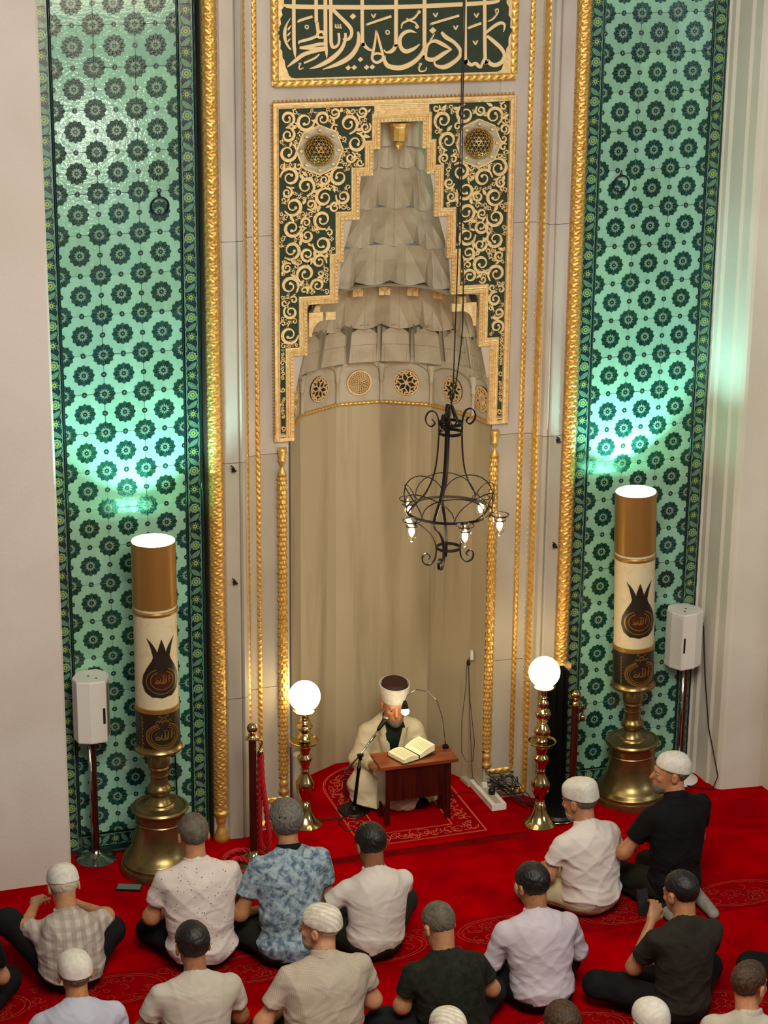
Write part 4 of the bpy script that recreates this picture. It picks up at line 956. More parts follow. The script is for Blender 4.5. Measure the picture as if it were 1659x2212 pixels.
def rope(pts, r=.017, nper=6.5):
    Q = []
    P = np.array(pts, float)
    for i in range(len(P)-1):
        a, b_, c, d = P[max(i-1, 0)], P[i], P[i+1], P[min(i+2, len(P)-1)]
        for t in np.linspace(0, 1, 26, endpoint=False): Q.append(.5*((2*b_)+(-a+c)*t+(2*a-5*b_+4*c-d)*t*t+(-a+3*b_-3*c+d)*t**3))
    Q = np.array(Q+[P[-1]]); T = np.gradient(Q, axis=0); T /= np.linalg.norm(T, axis=1)[:, None]
    L = np.concatenate([[0], np.cumsum(np.linalg.norm(np.diff(Q, axis=0), axis=1))])
    n0 = np.array((.3, 1, .2)); bm_ = MB()
    for k in range(3):
        W_ = []
        for q, t, l in zip(Q, T, L):
            n1 = n0-t*np.dot(n0, t); n1 /= np.linalg.norm(n1); n2 = np.cross(t, n1); a = 2*pi*k/3+l*nper*2*pi; W_.append(q+(n1*cos(a)+n2*sin(a))*r*.55)
        bm_.tube(W_, r*.62, 6)
    return bm_
rp = rope([(-1.038, -.515, .80), (-1.03, -.515, .6), (-1.00, -.52, .32), (-.985, -.50, .12), (-1.0, -.42, .03), (-1.15, -.32, .018), (-1.27, -.42, .018), (-1.25, -.60, .018), (-1.12, -.66, .022), (-1.0, -.60, .02)])
rp2 = rope([(-1.042, -.50, .79), (-1.045, -.50, .55), (-1.04, -.47, .3), (-1.02, -.42, .1), (-.97, -.42, .02), (-.93, -.50, .018), (-1.02, -.66, .018), (-1.20, -.70, .05), (-1.27, -.60, .055), (-1.20, -.50, .055), (-1.13, -.58, .055)])
for i, (m_, lab) in enumerate(((rp, 'thick twisted red rope hanging down the left post to the floor'), (rp2, 'second strand of red rope coiled at the left post base'))):
    tag(m_.build('barrier_rope', m_rope, smooth=True), lab, 'rope', 'red barrier ropes')

# ================================================================ desk, book, reading lamp
TZ = .505
dk = thing('reading_desk', 'low red-brown wooden reading desk standing before the seated reader', 'desk', (.09, -.26, .056))
ca, sa = cos(-.02), sin(-.02)
def D(u, v, z): return (.10+u*ca-v*sa, -.255+u*sa+v*ca, z)
def dbox(b, u0, u1, v0, v1, z0, z1): 
    V = [D(u, v, z) for u in (u0, u1) for v in (v0, v1) for z in (z0, z1)]; b.add(V, [(0, 1, 3, 2), (4, 6, 7, 5), (0, 4, 5, 1), (2, 3, 7, 6), (0, 2, 6, 4), (1, 5, 7, 3)])
b = MB(); dbox(b, -.275, .275, -.12, .12, TZ-.018, TZ); dbox(b, -.272, .272, -.117, .117, TZ-.024, TZ-.018); b.build('desk_top', m_woodtop_lit, dk)
for u in (-.215, .215):
    for v in (-.095, .055):
        b = MB(); dbox(b, u-.016, u+.016, v, v+.04, .058, .20); b.build('leg', m_wood, dk)
    b = MB(); dbox(b, u-.016, u+.016, -.095, .095, .20, TZ-.024)
    fmD = lambda a_, z_, h, u=u: D(u+h, a_, z_)
    b.prism([(-.055, .20)]+[(-.055+.11*k/8, .20-.0+(-.0)+.0) for k in range(1, 8)]+[(.055, .20), (.055, .17), (.03, .192), (0, .196), (-.03, .192), (-.055, .17)], -.016, .016, 0, fmD); b.build('side_panel', m_wood, dk)
b = MB(); dbox(b, -.20, .20, -.088, -.074, .235, TZ-.024); b.build('front_panel', m_wood, dk)
b = MB(); dbox(b, -.20, .20, .074, .088, .235, TZ-.024); b.build('back_panel', m_wood, dk)
bk = thing('open_book', 'thick open book with cream pages lying on the reading desk', 'book', (.10, -.24, TZ))
def page(sg, name):
    b = MB(); rows = []
    for k, s_ in enumerate(np.linspace(0, 1, 9)):
        u = sg*(.005+.128*s_); h = .030+.018*sin(pi*min(1, s_*1.1)*.8)*(1.0 if sg < 0 else .7)+(.038*s_ if sg > 0 else -.008*s_); rows.append([(u, v, TZ+h) for v in (-.085, .085)])
    sh = .35; c_, s__ = cos(sh), sin(sh)
    tr_ = lambda p: (.085+p[0]*c_-p[1]*s__, -.235+p[0]*s__+p[1]*c_, p[2])
    top = [[tr_(p) for p in r] for r in rows]; bot = [[(p[0], p[1], max(TZ+.006, TZ+.004+(i*.0035 if sg > 0 else 0))) for p in r] for i, r in enumerate(top)]
    b.grid(top, 0, flip=(sg < 0))
    for j in (0, 1): b.grid([[t_[j], o_[j]] for t_, o_ in zip(top, bot)], 0, flip=(j == 0) ^ (sg < 0))
    b.grid([top[-1], bot[-1]])
    return b.build(name, m_paper, bk)
pl_, pr2 = page(-1, 'left_pages'), page(1, 'right_pages')
b = MB(); c_, s__ = cos(.35), sin(.35)
P4 = [(.085+u*c_-v*s__, -.235+u*s__+v*c_) for u, v in ((-.138, -.09), (.138, -.09), (.138, .09), (-.138, .09))]
b.add([(u, v, TZ+.0015+dz_) for dz_ in (0, .004) for u, v in P4], [(0, 1, 2, 3)[::-1], (4, 5, 6, 7), (0, 1, 5, 4), (1, 2, 6, 5), (2, 3, 7, 6), (3, 0, 4, 7)]); b.build('book_cover', m_emb_red, bk)
b = MB()
for k in range(9):
    for sg in (-1, 1):
        s0, s1 = .2, .86; v = -.065+.016*k
        pts = []
        for s_ in np.linspace(s0, s1, 7):
            u = sg*(.005+.128*s_); h = .0308+.018*sin(pi*min(1, s_*1.1)*.8)*(1.0 if sg < 0 else .7)+(.038*s_ if sg > 0 else -.008*s_); pts.append((.085+u*c_-v*s__, -.235+u*s__+v*c_, TZ+h))
        P_ = np.array(pts); w_ = np.array((-s__, c_, 0))*.0012; b.grid([P_-w_, P_+w_])
b.build('text_lines', m_emb, bk, kind='stuff')
rl = thing('gooseneck_lamp', 'thin gooseneck reading lamp with a glaring bulb clipped to the desk', 'lamp', (.345, -.19, TZ))
b = MB(); pts = [(.345, -.19, TZ+.02), (.338, -.18, TZ+.10), (.325, -.17, TZ+.22), (.29, -.155, TZ+.34), (.23, -.14, TZ+.41), (.15, -.135, TZ+.435), (.085, -.14, TZ+.405), (.065, -.145, TZ+.36)]
b.tube(pts, .0042, 8); b.build('gooseneck', m_chrome, rl, smooth=True)
b = MB(); b.box((.345, -.19, TZ+.012), (.035, .03, .024)); b.build('clip', m_black, rl)
b = MB(); b.lathe([(.010, TZ+.365), (.016, TZ+.35), (.024, TZ+.315), (.026, TZ+.305)], (.065, -.145, 0), 16); b.build('lamp_shade', m_black, rl, smooth=True)
b = MB(); b.lathe([(max(.027*cos(a), .0005), TZ+.292+.027*sin(a)) for a in np.linspace(-pi/2, pi/2, 11)], (.065, -.152, 0), 16); b.build('bulb', m_rlamp, rl, smooth=True)
q = MB(); q.tube([(.345, -.185, TZ+.01), (.37, -.16, TZ-.01), (.392, -.15, TZ-.1), (.41, -.12, .2), (.44, -.06, .062), (.55, .0, .062), (.62, -.05, .07)], .003, 6); tag(q.build('lamp_cord', m_cable, smooth=True), 'thin dark cord running from the reading lamp off the desk', 'cord')
# microphone on boom stand
mc = thing('microphone_stand', 'black microphone boom stand leaning towards the seated reader', 'microphone stand', (-.262, -.05, .056))
b = MB(); b.lathe([(0, 0), (.108, 0), (.112, .006), (.105, .014), (.03, .018), (.018, .04), (0, .042)], (-.262, -.05, .0575), 36); b.build('base_plate', m_black, mc, smooth=True, edge=40)
hub = np.array((-.225, -.07, .475)); tip = np.array((-.005, .03, .685)); end = np.array((-.335, -.06, .365)) 
b = MB(); b.lathe([(.012, .09), (.012, .36), (.015, .362), (.015, .39), (.009, .392), (.009, .47)], (0, 0, 0), 12)
V = np.concatenate(b.v); f_ = (V[:, 2:3]-.06)/.41; V = V+np.array((-.262, -.05, 0))+f_*np.array((.037, -.02, 0)); b.v = [V]; b.build('pole', m_black, mc, smooth=True)
b = MB(); b.tube([end, hub, hub+(tip-hub)*.72], [.006, .0065, .007], 8); b.build('boom', m_chrome, mc, smooth=True)
b = MB(); b.tube([hub-np.array((.02, 0, 0)), hub+np.array((.02, .0, 0))], .013, 10); b.box(tuple(hub-np.array((0, 0, .02))), (.02, .02, .03)); b.build('clutch', m_black, mc)
b = MB(); d = tip-hub; b.tube([hub+d*.66, hub+d*.70, hub+d*.90, hub+d*.93], [.010, .014, .019, .021], 12); b.build('microphone_body', m_black, mc, smooth=True)
b = MB(); b.tube([hub+d*.925, hub+d*.95, hub+d*.99, hub+d*1.02, hub+d*1.03], [.022, .0255, .0255, .018, .004], 14); b.build('microphone_grille', m_chrome, mc, smooth=True)
q = MB(); q.tube([tuple(hub+d*.6+np.array((0, 0, -.02))), tuple(end+np.array((0, 0, -.02))), (-.34, -.08, .2), (-.33, -.10, .07), (-.42, -.20, .060), (-.40, -.34, .060), (-.30, -.33, .060), (-.28, -.22, .062), (-.40, -.14, .060), (-.53, -.12, .060), (-.60, -.05, .060), (-.60, .05, .060)], .004, 6)
tag(q.build('microphone_cable', m_cable, smooth=True), 'black microphone cable looping on the red platform carpet', 'cable')
# white cylinder candle behind the left lamp, power strip, marble slab, wall socket and cables
q = MB(); q.lathe([(0, .056), (.048, .056), (.050, .06), (.050, .455), (.044, .46), (0, .458)], (-.605, .10, 0), 28); tag(q.build('white_canister', m_white_enamel, smooth=True), 'tall white cylinder standing in the niche behind the left globe lamp', 'cylinder')
q = MB(); q.add([(.60, .205, z) for z in (.057, .082)]+[(.615, .07, z) for z in (.057, .082)]+[(.72, .10, z) for z in (.057, .082)]+[(.70, .20, z) for z in (.057, .082)], [(0, 2, 4, 6)[::-1], (1, 3, 5, 7), (0, 1, 3, 2), (2, 3, 5, 4), (4, 5, 7, 6), (6, 7, 1, 0)]); 
tag(q.build('marble_slab', m_marble_d), 'loose grey marble slab beside the power strip', 'slab')
ps = thing('power_strip', 'long white power strip with plugs lying on the platform edge', 'power strip', (.69, -.1, .057))
b = MB(); c0, c1 = np.array((.690, .085)), np.array((.680, -.335)); b.box((.687, -.125, .080), (.105, .43, .044), 0, .02); b.build('strip_body', m_white_enamel, ps)
b = MB(); b.box((.687, -.125, .1035), (.045, .40, .003), 0, .02); b.build('socket_channel', m_marble_d, ps)
b = MB(); b.lathe([(.024, .104), (.024, .135), (.012, .15)], (.700, -.17, 0), 12); b.tube([(.70, -.17, .14), (.72, -.16, .16)], .012, 8); b.build('plug', m_black, ps)
b = MB(); b.box((.69, -.05, .118), (.035, .03, .03)); b.build('plug', m_white_enamel, ps)
r_ = random.Random(3); q = MB()
for k in range(7):
    pts = [(.72+r_.uniform(-.02, .03), -.10+r_.uniform(-.08, .1), .11)]
    for j in range(6): pts.append((.80+r_.uniform(-.10, .12), -.12+r_.uniform(-.10, .14), .07+r_.uniform(0, .13)))
    pts.append((.95+r_.uniform(-.05, .1), -.22+r_.uniform(-.12, .1), .01))
    P = np.array(pts); Q = []
    for i in range(len(P)-1):
        a, b_, c, d_ = P[max(i-1, 0)], P[i], P[i+1], P[min(i+2, len(P)-1)]
        for t in np.linspace(0, 1, 7, endpoint=False): Q.append(.5*((2*b_)+(-a+c)*t+(2*a-5*b_+4*c-d_)*t*t+(-a+3*b_-3*c+d_)*t**3))
    q.tube(Q, .0035, 5)
tag(q.build('cable_tangle', m_cable, smooth=True, kind='stuff'), 'tangle of thin black cables beside the power strip', 'cables')
q = MB(); q.tube([(.95, -.22, .006), (1.02, -.3, .006), (1.1, -.36, .006), (1.15, -.30, .006)], .005, 6); q.tube([(.74, -.30, .06), (.79, -.34, .03), (.82, -.42, .006), (.86, -.52, .006)], .004, 6); tag(q.build('trailing_cable', m_cable, smooth=True), 'black cable trailing from the strip towards the right globe lamp', 'cable')
so = thing('wall_socket', 'small white wall socket high inside the right side of the niche', 'socket', (.625, .11, 1.05))
b = MB(); b.box((.640, .13, 1.03), (.02, .035, .06), 0, -.2); b.build('cover_plate', m_white_enamel, so)
b = MB(); b.lathe([(.012, .965), (.014, .99), (.008, 1.005)], (.610, .11, 0), 10); b.build('plug', m_black, so)
q = MB(); q.tube([(.622, .12, 1.02), (.60, .11, .97), (.60, .12, .8), (.575, .12, .55), (.57, .10, .32), (.60, .08, .25), (.64, .06, .26), (.65, .06, .4), (.625, .1, .7), (.615, .115, .95)], .0022, 5); q.tube([(.61, .11, .97), (.62, .09, .6), (.63, .06, .3), (.63, .03, .15), (.66, -.02, .11)], .0022, 5)
tag(q.build('socket_cord', m_cable, smooth=True), 'thin cords hanging in a loop from the wall socket', 'cord')
# black cabinet between lamp and right tiles, and the round black base in front of it
t = thing('black_screen', 'tall black cloth-covered panel between the right globe lamp and tile panel', 'screen', (1.15, -.22, 0))
m_cloth = mat('black_cloth', '070605', .9, spec=.1, bump=(30, .2, .01))
b = MB(); us = np.linspace(1.065, 1.20, 24); b.grid([[(u, -.27-.012*sin(u*110)-.02*(1-z), z) for u in us] for z in np.linspace(.02, 1.0, 12)]); b.build('cloth_front', m_cloth, t, smooth=True)
b = MB(); b.box((1.135, -.20, .50), (.15, .09, .99)); b.build('panel_frame', m_cloth, t)
t = thing('round_black_stand', 'round black stand with brass rim on the floor beside the right globe lamp', 'stand', (1.075, -.44, 0))
b = MB(); b.lathe([(0, 0), (.13, 0), (.135, .03), (.12, .05), (.03, .06), (0, .06)], (1.085, -.44, 0), 32); b.build('black_base', m_black, t, smooth=True, edge=40)
b = MB(); b.tube([(1.085+.133*cos(a), -.44+.133*sin(a), .012) for a in np.linspace(0, 2*pi, 40)[:-1]], .007, 6, closed=True); b.build('brass_rim', m_brass, t, smooth=True)
# phone on the floor
ph = thing('mobile_phone', 'mobile phone lying on the carpet beside the left candlestick base', 'phone', (-1.93, -.60, 0))
b = MB(); b.box((-1.94, -.60, .009), (.16, .078, .010), 0, -.38); b.build('phone_body', m_phone, ph)
b = MB(); b.box((-1.94, -.60, .0145), (.15, .068, .001), 0, -.38); b.build('phone_screen', m_phone_s, ph)

# ================================================================ hanging wrought-iron chandelier
cx, cy, cz = .045, -1.0, 2.500
VR = np.array((cos(.35), -sin(.35), 0)); VA = np.array((sin(.35), cos(.35), 0)); C0 = np.array((cx, cy, 0.0))
def CH(r, deg, z): a = radians(deg); return C0+r*(cos(a)*VR+sin(a)*VA)+np.array((0, 0, z))
ch = thing('chandelier', 'black wrought-iron chandelier with scrolls and lit glass cups hanging before the niche', 'chandelier', (cx, cy, cz))
def smooth_path(P, k=8):
    P = np.array(P, float); Q = []
    for i in range(len(P)-1):
        a, b_, c, d_ = P[max(i-1, 0)], P[i], P[i+1], P[min(i+2, len(P)-1)]
        for t in np.linspace(0, 1, k, endpoint=False): Q.append(.5*((2*b_)+(-a+c)*t+(2*a-5*b_+4*c-d_)*t*t+(-a+3*b_-3*c+d_)*t**3))
    return np.array(Q+[P[-1]])
def hoop(r, z, h, t_, name):
    b = MB(); A = np.linspace(0, 360, 49); b.grid([[CH(rr, a, zz) for a in A] for rr, zz in ((r, z-h/2), (r+t_, z-h/2), (r+t_, z+h/2), (r, z+h/2), (r, z-h/2))]); return b.build(name, m_black, ch, smooth=True, edge=40)
hoop(.262, 2.498, .016, .006, 'main_ring'); hoop(.068, 3.055, .018, .006, 'upper_ring'); hoop(.068, 2.995, .018, .006, 'upper_ring'); hoop(.070, 2.255, .018, .006, 'lower_ring')
for deg in (196, 250, 20, 100):
    prof = [(.118, 3.085), (.100, 3.060), (.122, 3.040), (.150, 3.060), (.158, 3.100), (.135, 3.135), (.100, 3.130), (.080, 3.090), (.074, 3.03), (.076, 2.93), (.085, 2.82), (.105, 2.72), (.150, 2.62), (.215, 2.55), (.258, 2.50), (.235, 2.45), (.170, 2.405), (.115, 2.35), (.085, 2.29), (.078, 2.23), (.088, 2.18), (.120, 2.150), (.158, 2.165), (.165, 2.205), (.140, 2.225), (.118, 2.205), (.130, 2.190)]
    b = MB(); Q = smooth_path([CH(r, deg, z) for r, z in prof], 6); tn = CH(1, deg+90, 0)-C0; tn[2] = 0
    d_ = np.gradient(Q, axis=0); d_ /= np.linalg.norm(d_, axis=1)[:, None]; nn = np.cross(d_, tn); hw, ht = .0085, .003
    b.grid([[q+tn*hw+n_*ht, q-tn*hw+n_*ht, q-tn*hw-n_*ht, q+tn*hw-n_*ht, q+tn*hw+n_*ht] for q, n_ in zip(Q, nn)]); b.build('scroll_bar', m_black, ch)
for k in range(8):
    a0 = 45*k+8; b = MB(); pts = []
    for t in np.linspace(0, pi, 15): pts.append(CH(.264+.030*sin(t)-.02*sin(t)**3, a0+45*(1-cos(t)), 2.50+.155*sin(t)))
    b.tube(pts, .0036, 6); b.build('hoop', m_black, ch, smooth=True)
for k, (deg, lab) in enumerate(((143, 0), (226, 0), (288, 0), (52, 0), (345, 0))):
    p = CH(.322, deg, 2.452); b = MB(); b.tube(smooth_path([CH(.262, deg, 2.50), CH(.285, deg, 2.485), CH(.298, deg, 2.47), CH(.288, deg, 2.462)], 4), .004, 6); 
    A = np.linspace(0, 2*pi, 21)[:-1]; b.tube([p+np.array((.036*cos(a), .036*sin(a), .018)) for a in A], .0035, 6, closed=True); arm = b.build('arm', m_black, ch, smooth=True)
    b = MB(); b.lathe([(.056, .054), (.050, .046), (.038, .036), (.035, .01), (.032, -.03), (.024, -.055), (.008, -.066), (.010, -.076), (.0005, -.084)], p, 24, cap=False); gl = b.build('glass_cup', m_glass, ch, smooth=True)
    so_ = gl.modifiers.new('s', 'SOLIDIFY'); so_.thickness = .003
    b = MB(); b.lathe([(.0005, -.050), (.014, -.038), (.019, -.018), (.012, .008), (.0005, .026)], p, 14); b.build('candle_bulb', m_bulb, ch, smooth=True)
    l = bpy.data.lights.new('cup_light', 'POINT'); l.energy = 4.5; l.color = (1, .80, .5); l.shadow_soft_size = .02; lo = bpy.data.objects.new('cup_light', l); COL.objects.link(lo); lo.location = tuple(p+np.array((0, 0, -.1)))
b = MB(); b.tube(smooth_path([CH(.05, 60, 3.06), CH(.05, 70, 3.09), CH(.012, 60, 3.14), CH(.0, 0, 3.17)], 4), .005, 6); b.tube(smooth_path([CH(.068, 200, 3.06), CH(.05, 200, 3.10), CH(.012, 200, 3.14), CH(.0, 0, 3.17)], 4), .005, 6); b.tube(smooth_path([CH(.068, 320, 3.06), CH(.05, 320, 3.10), CH(.0, 0, 3.17)], 4), .005, 6); b.build('top_yoke', m_black, ch, smooth=True)
for k in range(4):
    b = MB(); zc = 3.185+.03*k; A = np.linspace(0, 2*pi, 13)[:-1]; ax = VR if k % 2 else VA
    b.tube([C0+np.array((0, 0, zc))+ax*.009*cos(a)+np.array((0, 0, .02*sin(a))) for a in A], .003, 5, closed=True); b.build('chain_link', m_black, ch)
b = MB()
for k in range(5): b.tube(smooth_path([CH(.02, 40*k, 3.03), CH(.045, 30+70*k, 3.06), CH(.03, 60+70*k, 3.12), CH(.01, 80*k, 3.17)], 5), .0035, 5)
b.build('tied_wire', m_cable, ch, smooth=True)
for lab, dx, bow in (('left', 0.0, 0.0), ('right', .006, .036)):
    pts = [C0+VR*(.010+dx*2.2)+np.array((0, 0, 3.28)), C0+VR*(.016+dx+bow)+np.array((0, 0, 3.62)), C0+VR*(.022+dx+bow*.8)+np.array((0, 0, 4.0)), C0+VR*(.024+dx+bow*.2)+np.array((0, 0, 4.5)), C0+VR*(.030+dx*.5)+np.array((0, 0, 7.5))]
    q = MB(); q.tube(smooth_path([C0+np.array((0, 0, 3.17))]+pts, 5), .0042, 6); tag(q.build('suspension_cable', m_cable, smooth=True), 'black cable holding up the chandelier, the %s of the two' % lab, 'cable', 'chandelier suspension cables')

# ================================================================ people: smooth implicit bodies turned into one mesh each
def Cp(a, b, r0, r1):
    a = np.array(a, np.float32); b = np.array(b, np.float32); d = b-a; L2 = float(d@d+1e-9); ax, ay, az = [float(q) for q in a]; dx, dy, dz = [float(q) for q in d]; r0 = float(r0); dr = float(r1)-r0
    def f(p):
        x = p[:, 0]-ax; y = p[:, 1]-ay; z = p[:, 2]-az; t = np.clip((x*dx+y*dy+z*dz)/L2, 0, 1)
        x -= t*dx; y -= t*dy; z -= t*dz; return np.sqrt(x*x+y*y+z*z)-(r0+dr*t)
    return f
def El(c, r, M=None):
    cx_, cy_, cz2 = [float(q) for q in c]; rx, ry, rz = [float(q) for q in r]; rm = min(rx, ry, rz)*1.25
    def f(p):
        x = p[:, 0]-cx_; y = p[:, 1]-cy_; z = p[:, 2]-cz2; n = np.sqrt(x*x+y*y+z*z); x /= rx; y /= ry; z /= rz
        k = np.sqrt(x*x+y*y+z*z); return (k-1)*np.minimum(rm, n/(k+1e-6)+1e-4)
    return f
def Near(f, c, R_):
    """evaluate f only close to c (a part that is small beside the body)"""
    cx_, cy_, cz2 = [float(q) for q in c]
    def g(p):
        n = np.sqrt((p[:, 0]-cx_)**2+(p[:, 1]-cy_)**2+(p[:, 2]-cz2)**2); d = n-R_+.06; m = n < R_
        if m.any(): d[m] = f(p[m])
        return d
    return g
def U(k, *fs):
    def f(p):
        d = fs[0](p)
        for g in fs[1:]:
            e = g(p); h = np.clip(.5+.5*(e-d)/k, 0, 1); d = e*(1-h)+d*h-k*h*(1-h)
        return d
    return f
def Sub(a, b, k=.01):
    def f(p):
        d, e = a(p), -b(p); h = np.clip(.5-.5*(d-e)/k, 0, 1); return d*(1-h)+e*h+k*h*(1-h)
    return f
def And(a, b): return lambda p: np.maximum(a(p), b(p))
def Pl(n, c):  # keeps the side where n.p < c
    n = np.array(n, np.float32); n /= np.linalg.norm(n); c = float(c); return lambda p: p@n-c
def surf(f, lo, hi, h):
    """naive surface nets on a sparse grid; returns vertices and quads"""
    lo = np.array(lo, float); hi = np.array(hi, float); B = 4; H = h*B
    nb = np.ceil((hi-lo)/H).astype(int); I = np.stack(np.meshgrid(*[np.arange(n) for n in nb], indexing='ij'), -1).reshape(-1, 3)
    d = f((lo+(I+.5)*H).astype(np.float32)); I = I[np.abs(d) < H*1.0]
    o = np.stack(np.meshgrid(*[np.arange(B+1)]*3, indexing='ij'), -1)
    P = (I[:, None, None, None, :]*B+o[None]); M = (nb*B+1).astype(np.int64); Pk = ((P[..., 0]*M[1]+P[..., 1])*M[2]+P[..., 2]).ravel()
    uk, inv = np.unique(Pk, return_inverse=True); up_ = np.stack([uk//(M[1]*M[2]), (uk//M[2]) % M[1], uk % M[2]], 1)
    v = f((lo+up_*h).astype(np.float32))[inv.ravel()].reshape(P.shape[:-1])
    c = np.stack([v[:, i:B+i, j:B+j, k:B+k] for i in (0, 1) for j in (0, 1) for k in (0, 1)], -1)
    s_ = c < 0; n_ = s_.sum(-1); act = (n_ > 0) & (n_ < 8)
    bi, x, y, z = np.nonzero(act); cc = c[act]; G = I[bi]*B+np.stack([x, y, z], 1)
    off = np.array([(i, j, k) for i in (0, 1) for j in (0, 1) for k in (0, 1)], float)
    E = [(a, b) for a in range(8) for b in range(a+1, 8) if np.abs(off[a]-off[b]).sum() == 1]
    S_ = np.zeros((len(cc), 3)); W = np.zeros(len(cc))
    for a, b in E:
        m = (cc[:, a] < 0) != (cc[:, b] < 0); t = cc[:, a]/(cc[:, a]-cc[:, b]+1e-12)
        S_ += np.where(m[:, None], off[a]+t[:, None]*(off[b]-off[a]), 0); W += m
    V = lo+(G+S_/W[:, None])*h
    N3 = (nb*B+2).astype(np.int64); key = lambda g: (g[:, 0].astype(np.int64)*N3[1]+g[:, 1])*N3[2]+g[:, 2]
    K = key(G); order = np.argsort(K); Ks = K[order]; Q = []
    c0 = cc[:, 0] < 0
    for ax, ci in ((0, 4), (1, 2), (2, 1)):
        m = c0 != (cc[:, ci] < 0); g = G[m]; u, w = [(1, 2), (2, 0), (0, 1)][ax]; idx = [np.nonzero(m)[0]]; ok = np.ones(len(g), bool)
        for du, dw in ((1, 0), (1, 1), (0, 1)):
            gg = g.copy(); gg[:, u] -= du; gg[:, w] -= dw; k = key(gg); p = np.searchsorted(Ks, k); p = np.clip(p, 0, len(Ks)-1); ok &= Ks[p] == k; idx.append(order[p])
        q = np.stack(idx, 1)[ok]; fl = c0[m][ok]; q[~fl] = q[~fl][:, ::-1]; Q.append(q)
    return V, np.concatenate(Q)
JOBS = []
def sdf_obj(name, f, lo, hi, h, m, parent=None):
    me = bpy.data.meshes.new(name); me.materials.append(m); o = bpy.data.objects.new(name, me); COL.objects.link(o)
    if parent is not None: o.parent = parent
    JOBS.append((me, f, lo, hi, h)); return o
def run_jobs():
    from concurrent.futures import ThreadPoolExecutor
    with ThreadPoolExecutor(4) as ex: res = list(ex.map(lambda j: surf(*j[1:]), JOBS))
    for (me, *_), (V, Q) in zip(JOBS, res):
        me.vertices.add(len(V)); me.vertices.foreach_set('co', V.astype(np.float32).ravel()); me.loops.add(len(Q)*4); me.loops.foreach_set('vertex_index', Q.astype(np.int32).ravel())
        me.polygons.add(len(Q)); me.polygons.foreach_set('loop_start', np.arange(len(Q), dtype=np.int32)*4); me.polygons.foreach_set('use_smooth', np.ones(len(Q), bool)); me.update(calc_edges=True)
def basis(yaw, pitch, roll=0.0):
    """columns = right, forward, up of a head turned left by yaw and bowed by pitch (degrees)"""
    y, p, r = radians(yaw), radians(pitch), radians(roll)
    Rz = np.array([[cos(y), -sin(y), 0], [sin(y), cos(y), 0], [0, 0, 1]]); Rx = np.array([[1, 0, 0], [0, cos(p), sin(p)], [0, -sin(p), cos(p)]]); Ry = np.array([[cos(r), 0, sin(r)], [0, 1, 0], [-sin(r), 0, cos(r)]])
    return Rz@Rx@Ry
skins = {}
def skin(c):
    if c not in skins: skins[c] = mat('skin_'+c, c, .5, var=(25, '%02x%02x%02x' % tuple(int(int(c[i:i+2], 16)*.88) for i in (0, 2, 4)), 3, .4, .7), bump=(120, .15, .003))
    return skins[c]
def cloth(name, col, col2=None, sc=8, rough=.85, wrinkle=.42):
    m = mat(name, col, rough, spec=.2, var=(sc, col2 or col, 4, .4, .65)); nt = m.node_tree; tc = N(nt, 'ShaderNodeTexCoord')
    def nz(scale, det, dist):
        mp = N(nt, 'ShaderNodeMapping'); mp.inputs['Scale'].default_value = scale; n = N(nt, 'ShaderNodeTexNoise'); n.inputs['Scale'].default_value = 1; n.inputs['Detail'].default_value = det; n.inputs['Distortion'].default_value = dist
        nt.links.new(tc.outputs['Object'], mp.inputs['Vector']); nt.links.new(mp.outputs[0], n.inputs['Vector']); return n.outputs['Fac']
    b1 = N(nt, 'ShaderNodeBump'); b1.inputs['Strength'].default_value = .3; b1.inputs['Distance'].default_value = .003; nt.links.new(nz((350,)*3, 2, 0), b1.inputs['Height'])
    b2 = N(nt, 'ShaderNodeBump'); b2.inputs['Strength'].default_value = wrinkle; b2.inputs['Distance'].default_value = .045; nt.links.new(nz((4, 4, 8), 1.6, 1.2), b2.inputs['Height']); nt.links.new(b1.outputs[0], b2.inputs['Normal'])
    nt.links.new(b2.outputs[0], nt.nodes['Principled BSDF'].inputs['Normal']); return m
m_eye = mat('eye_white', '9c8472', .35); m_iris = mat('iris', '1a0e08', .2)
def folds(seed, amp):
    r_ = np.random.RandomState(seed); ph = [float(q)*6.28 for q in r_.rand(12)]; amp = float(amp); torso_k = 1.0
    def f(p, torso_top):
        x, y, z = p[:, 0], p[:, 1], p[:, 2]
        wx = x+.03*np.sin(9*z+ph[0])+.02*np.sin(17*y+ph[1])
        zz = z+.10*np.abs(x)*np.sign(1)+.035*np.sin(11*x+ph[2])+.02*np.sin(21*x+ph[3]+8*z)
        low = np.clip(1.15-z/(.55*torso_top), .08, 1)
        a = (1-np.abs(np.sin(zz*34+ph[4]+1.5*np.sin(6*x+ph[5]))))**2*low
        b = (1-np.abs(np.sin((x*.8+z*.55)*24+ph[6]+1.2*np.sin(8*z+ph[7]))))**2*.45
        c = (1-np.abs(np.sin((-x*.8+z*.6)*22+ph[8]+1.2*np.sin(9*z+ph[9]))))**2*.45
        return -amp*(a+b+c-.6)
    return f
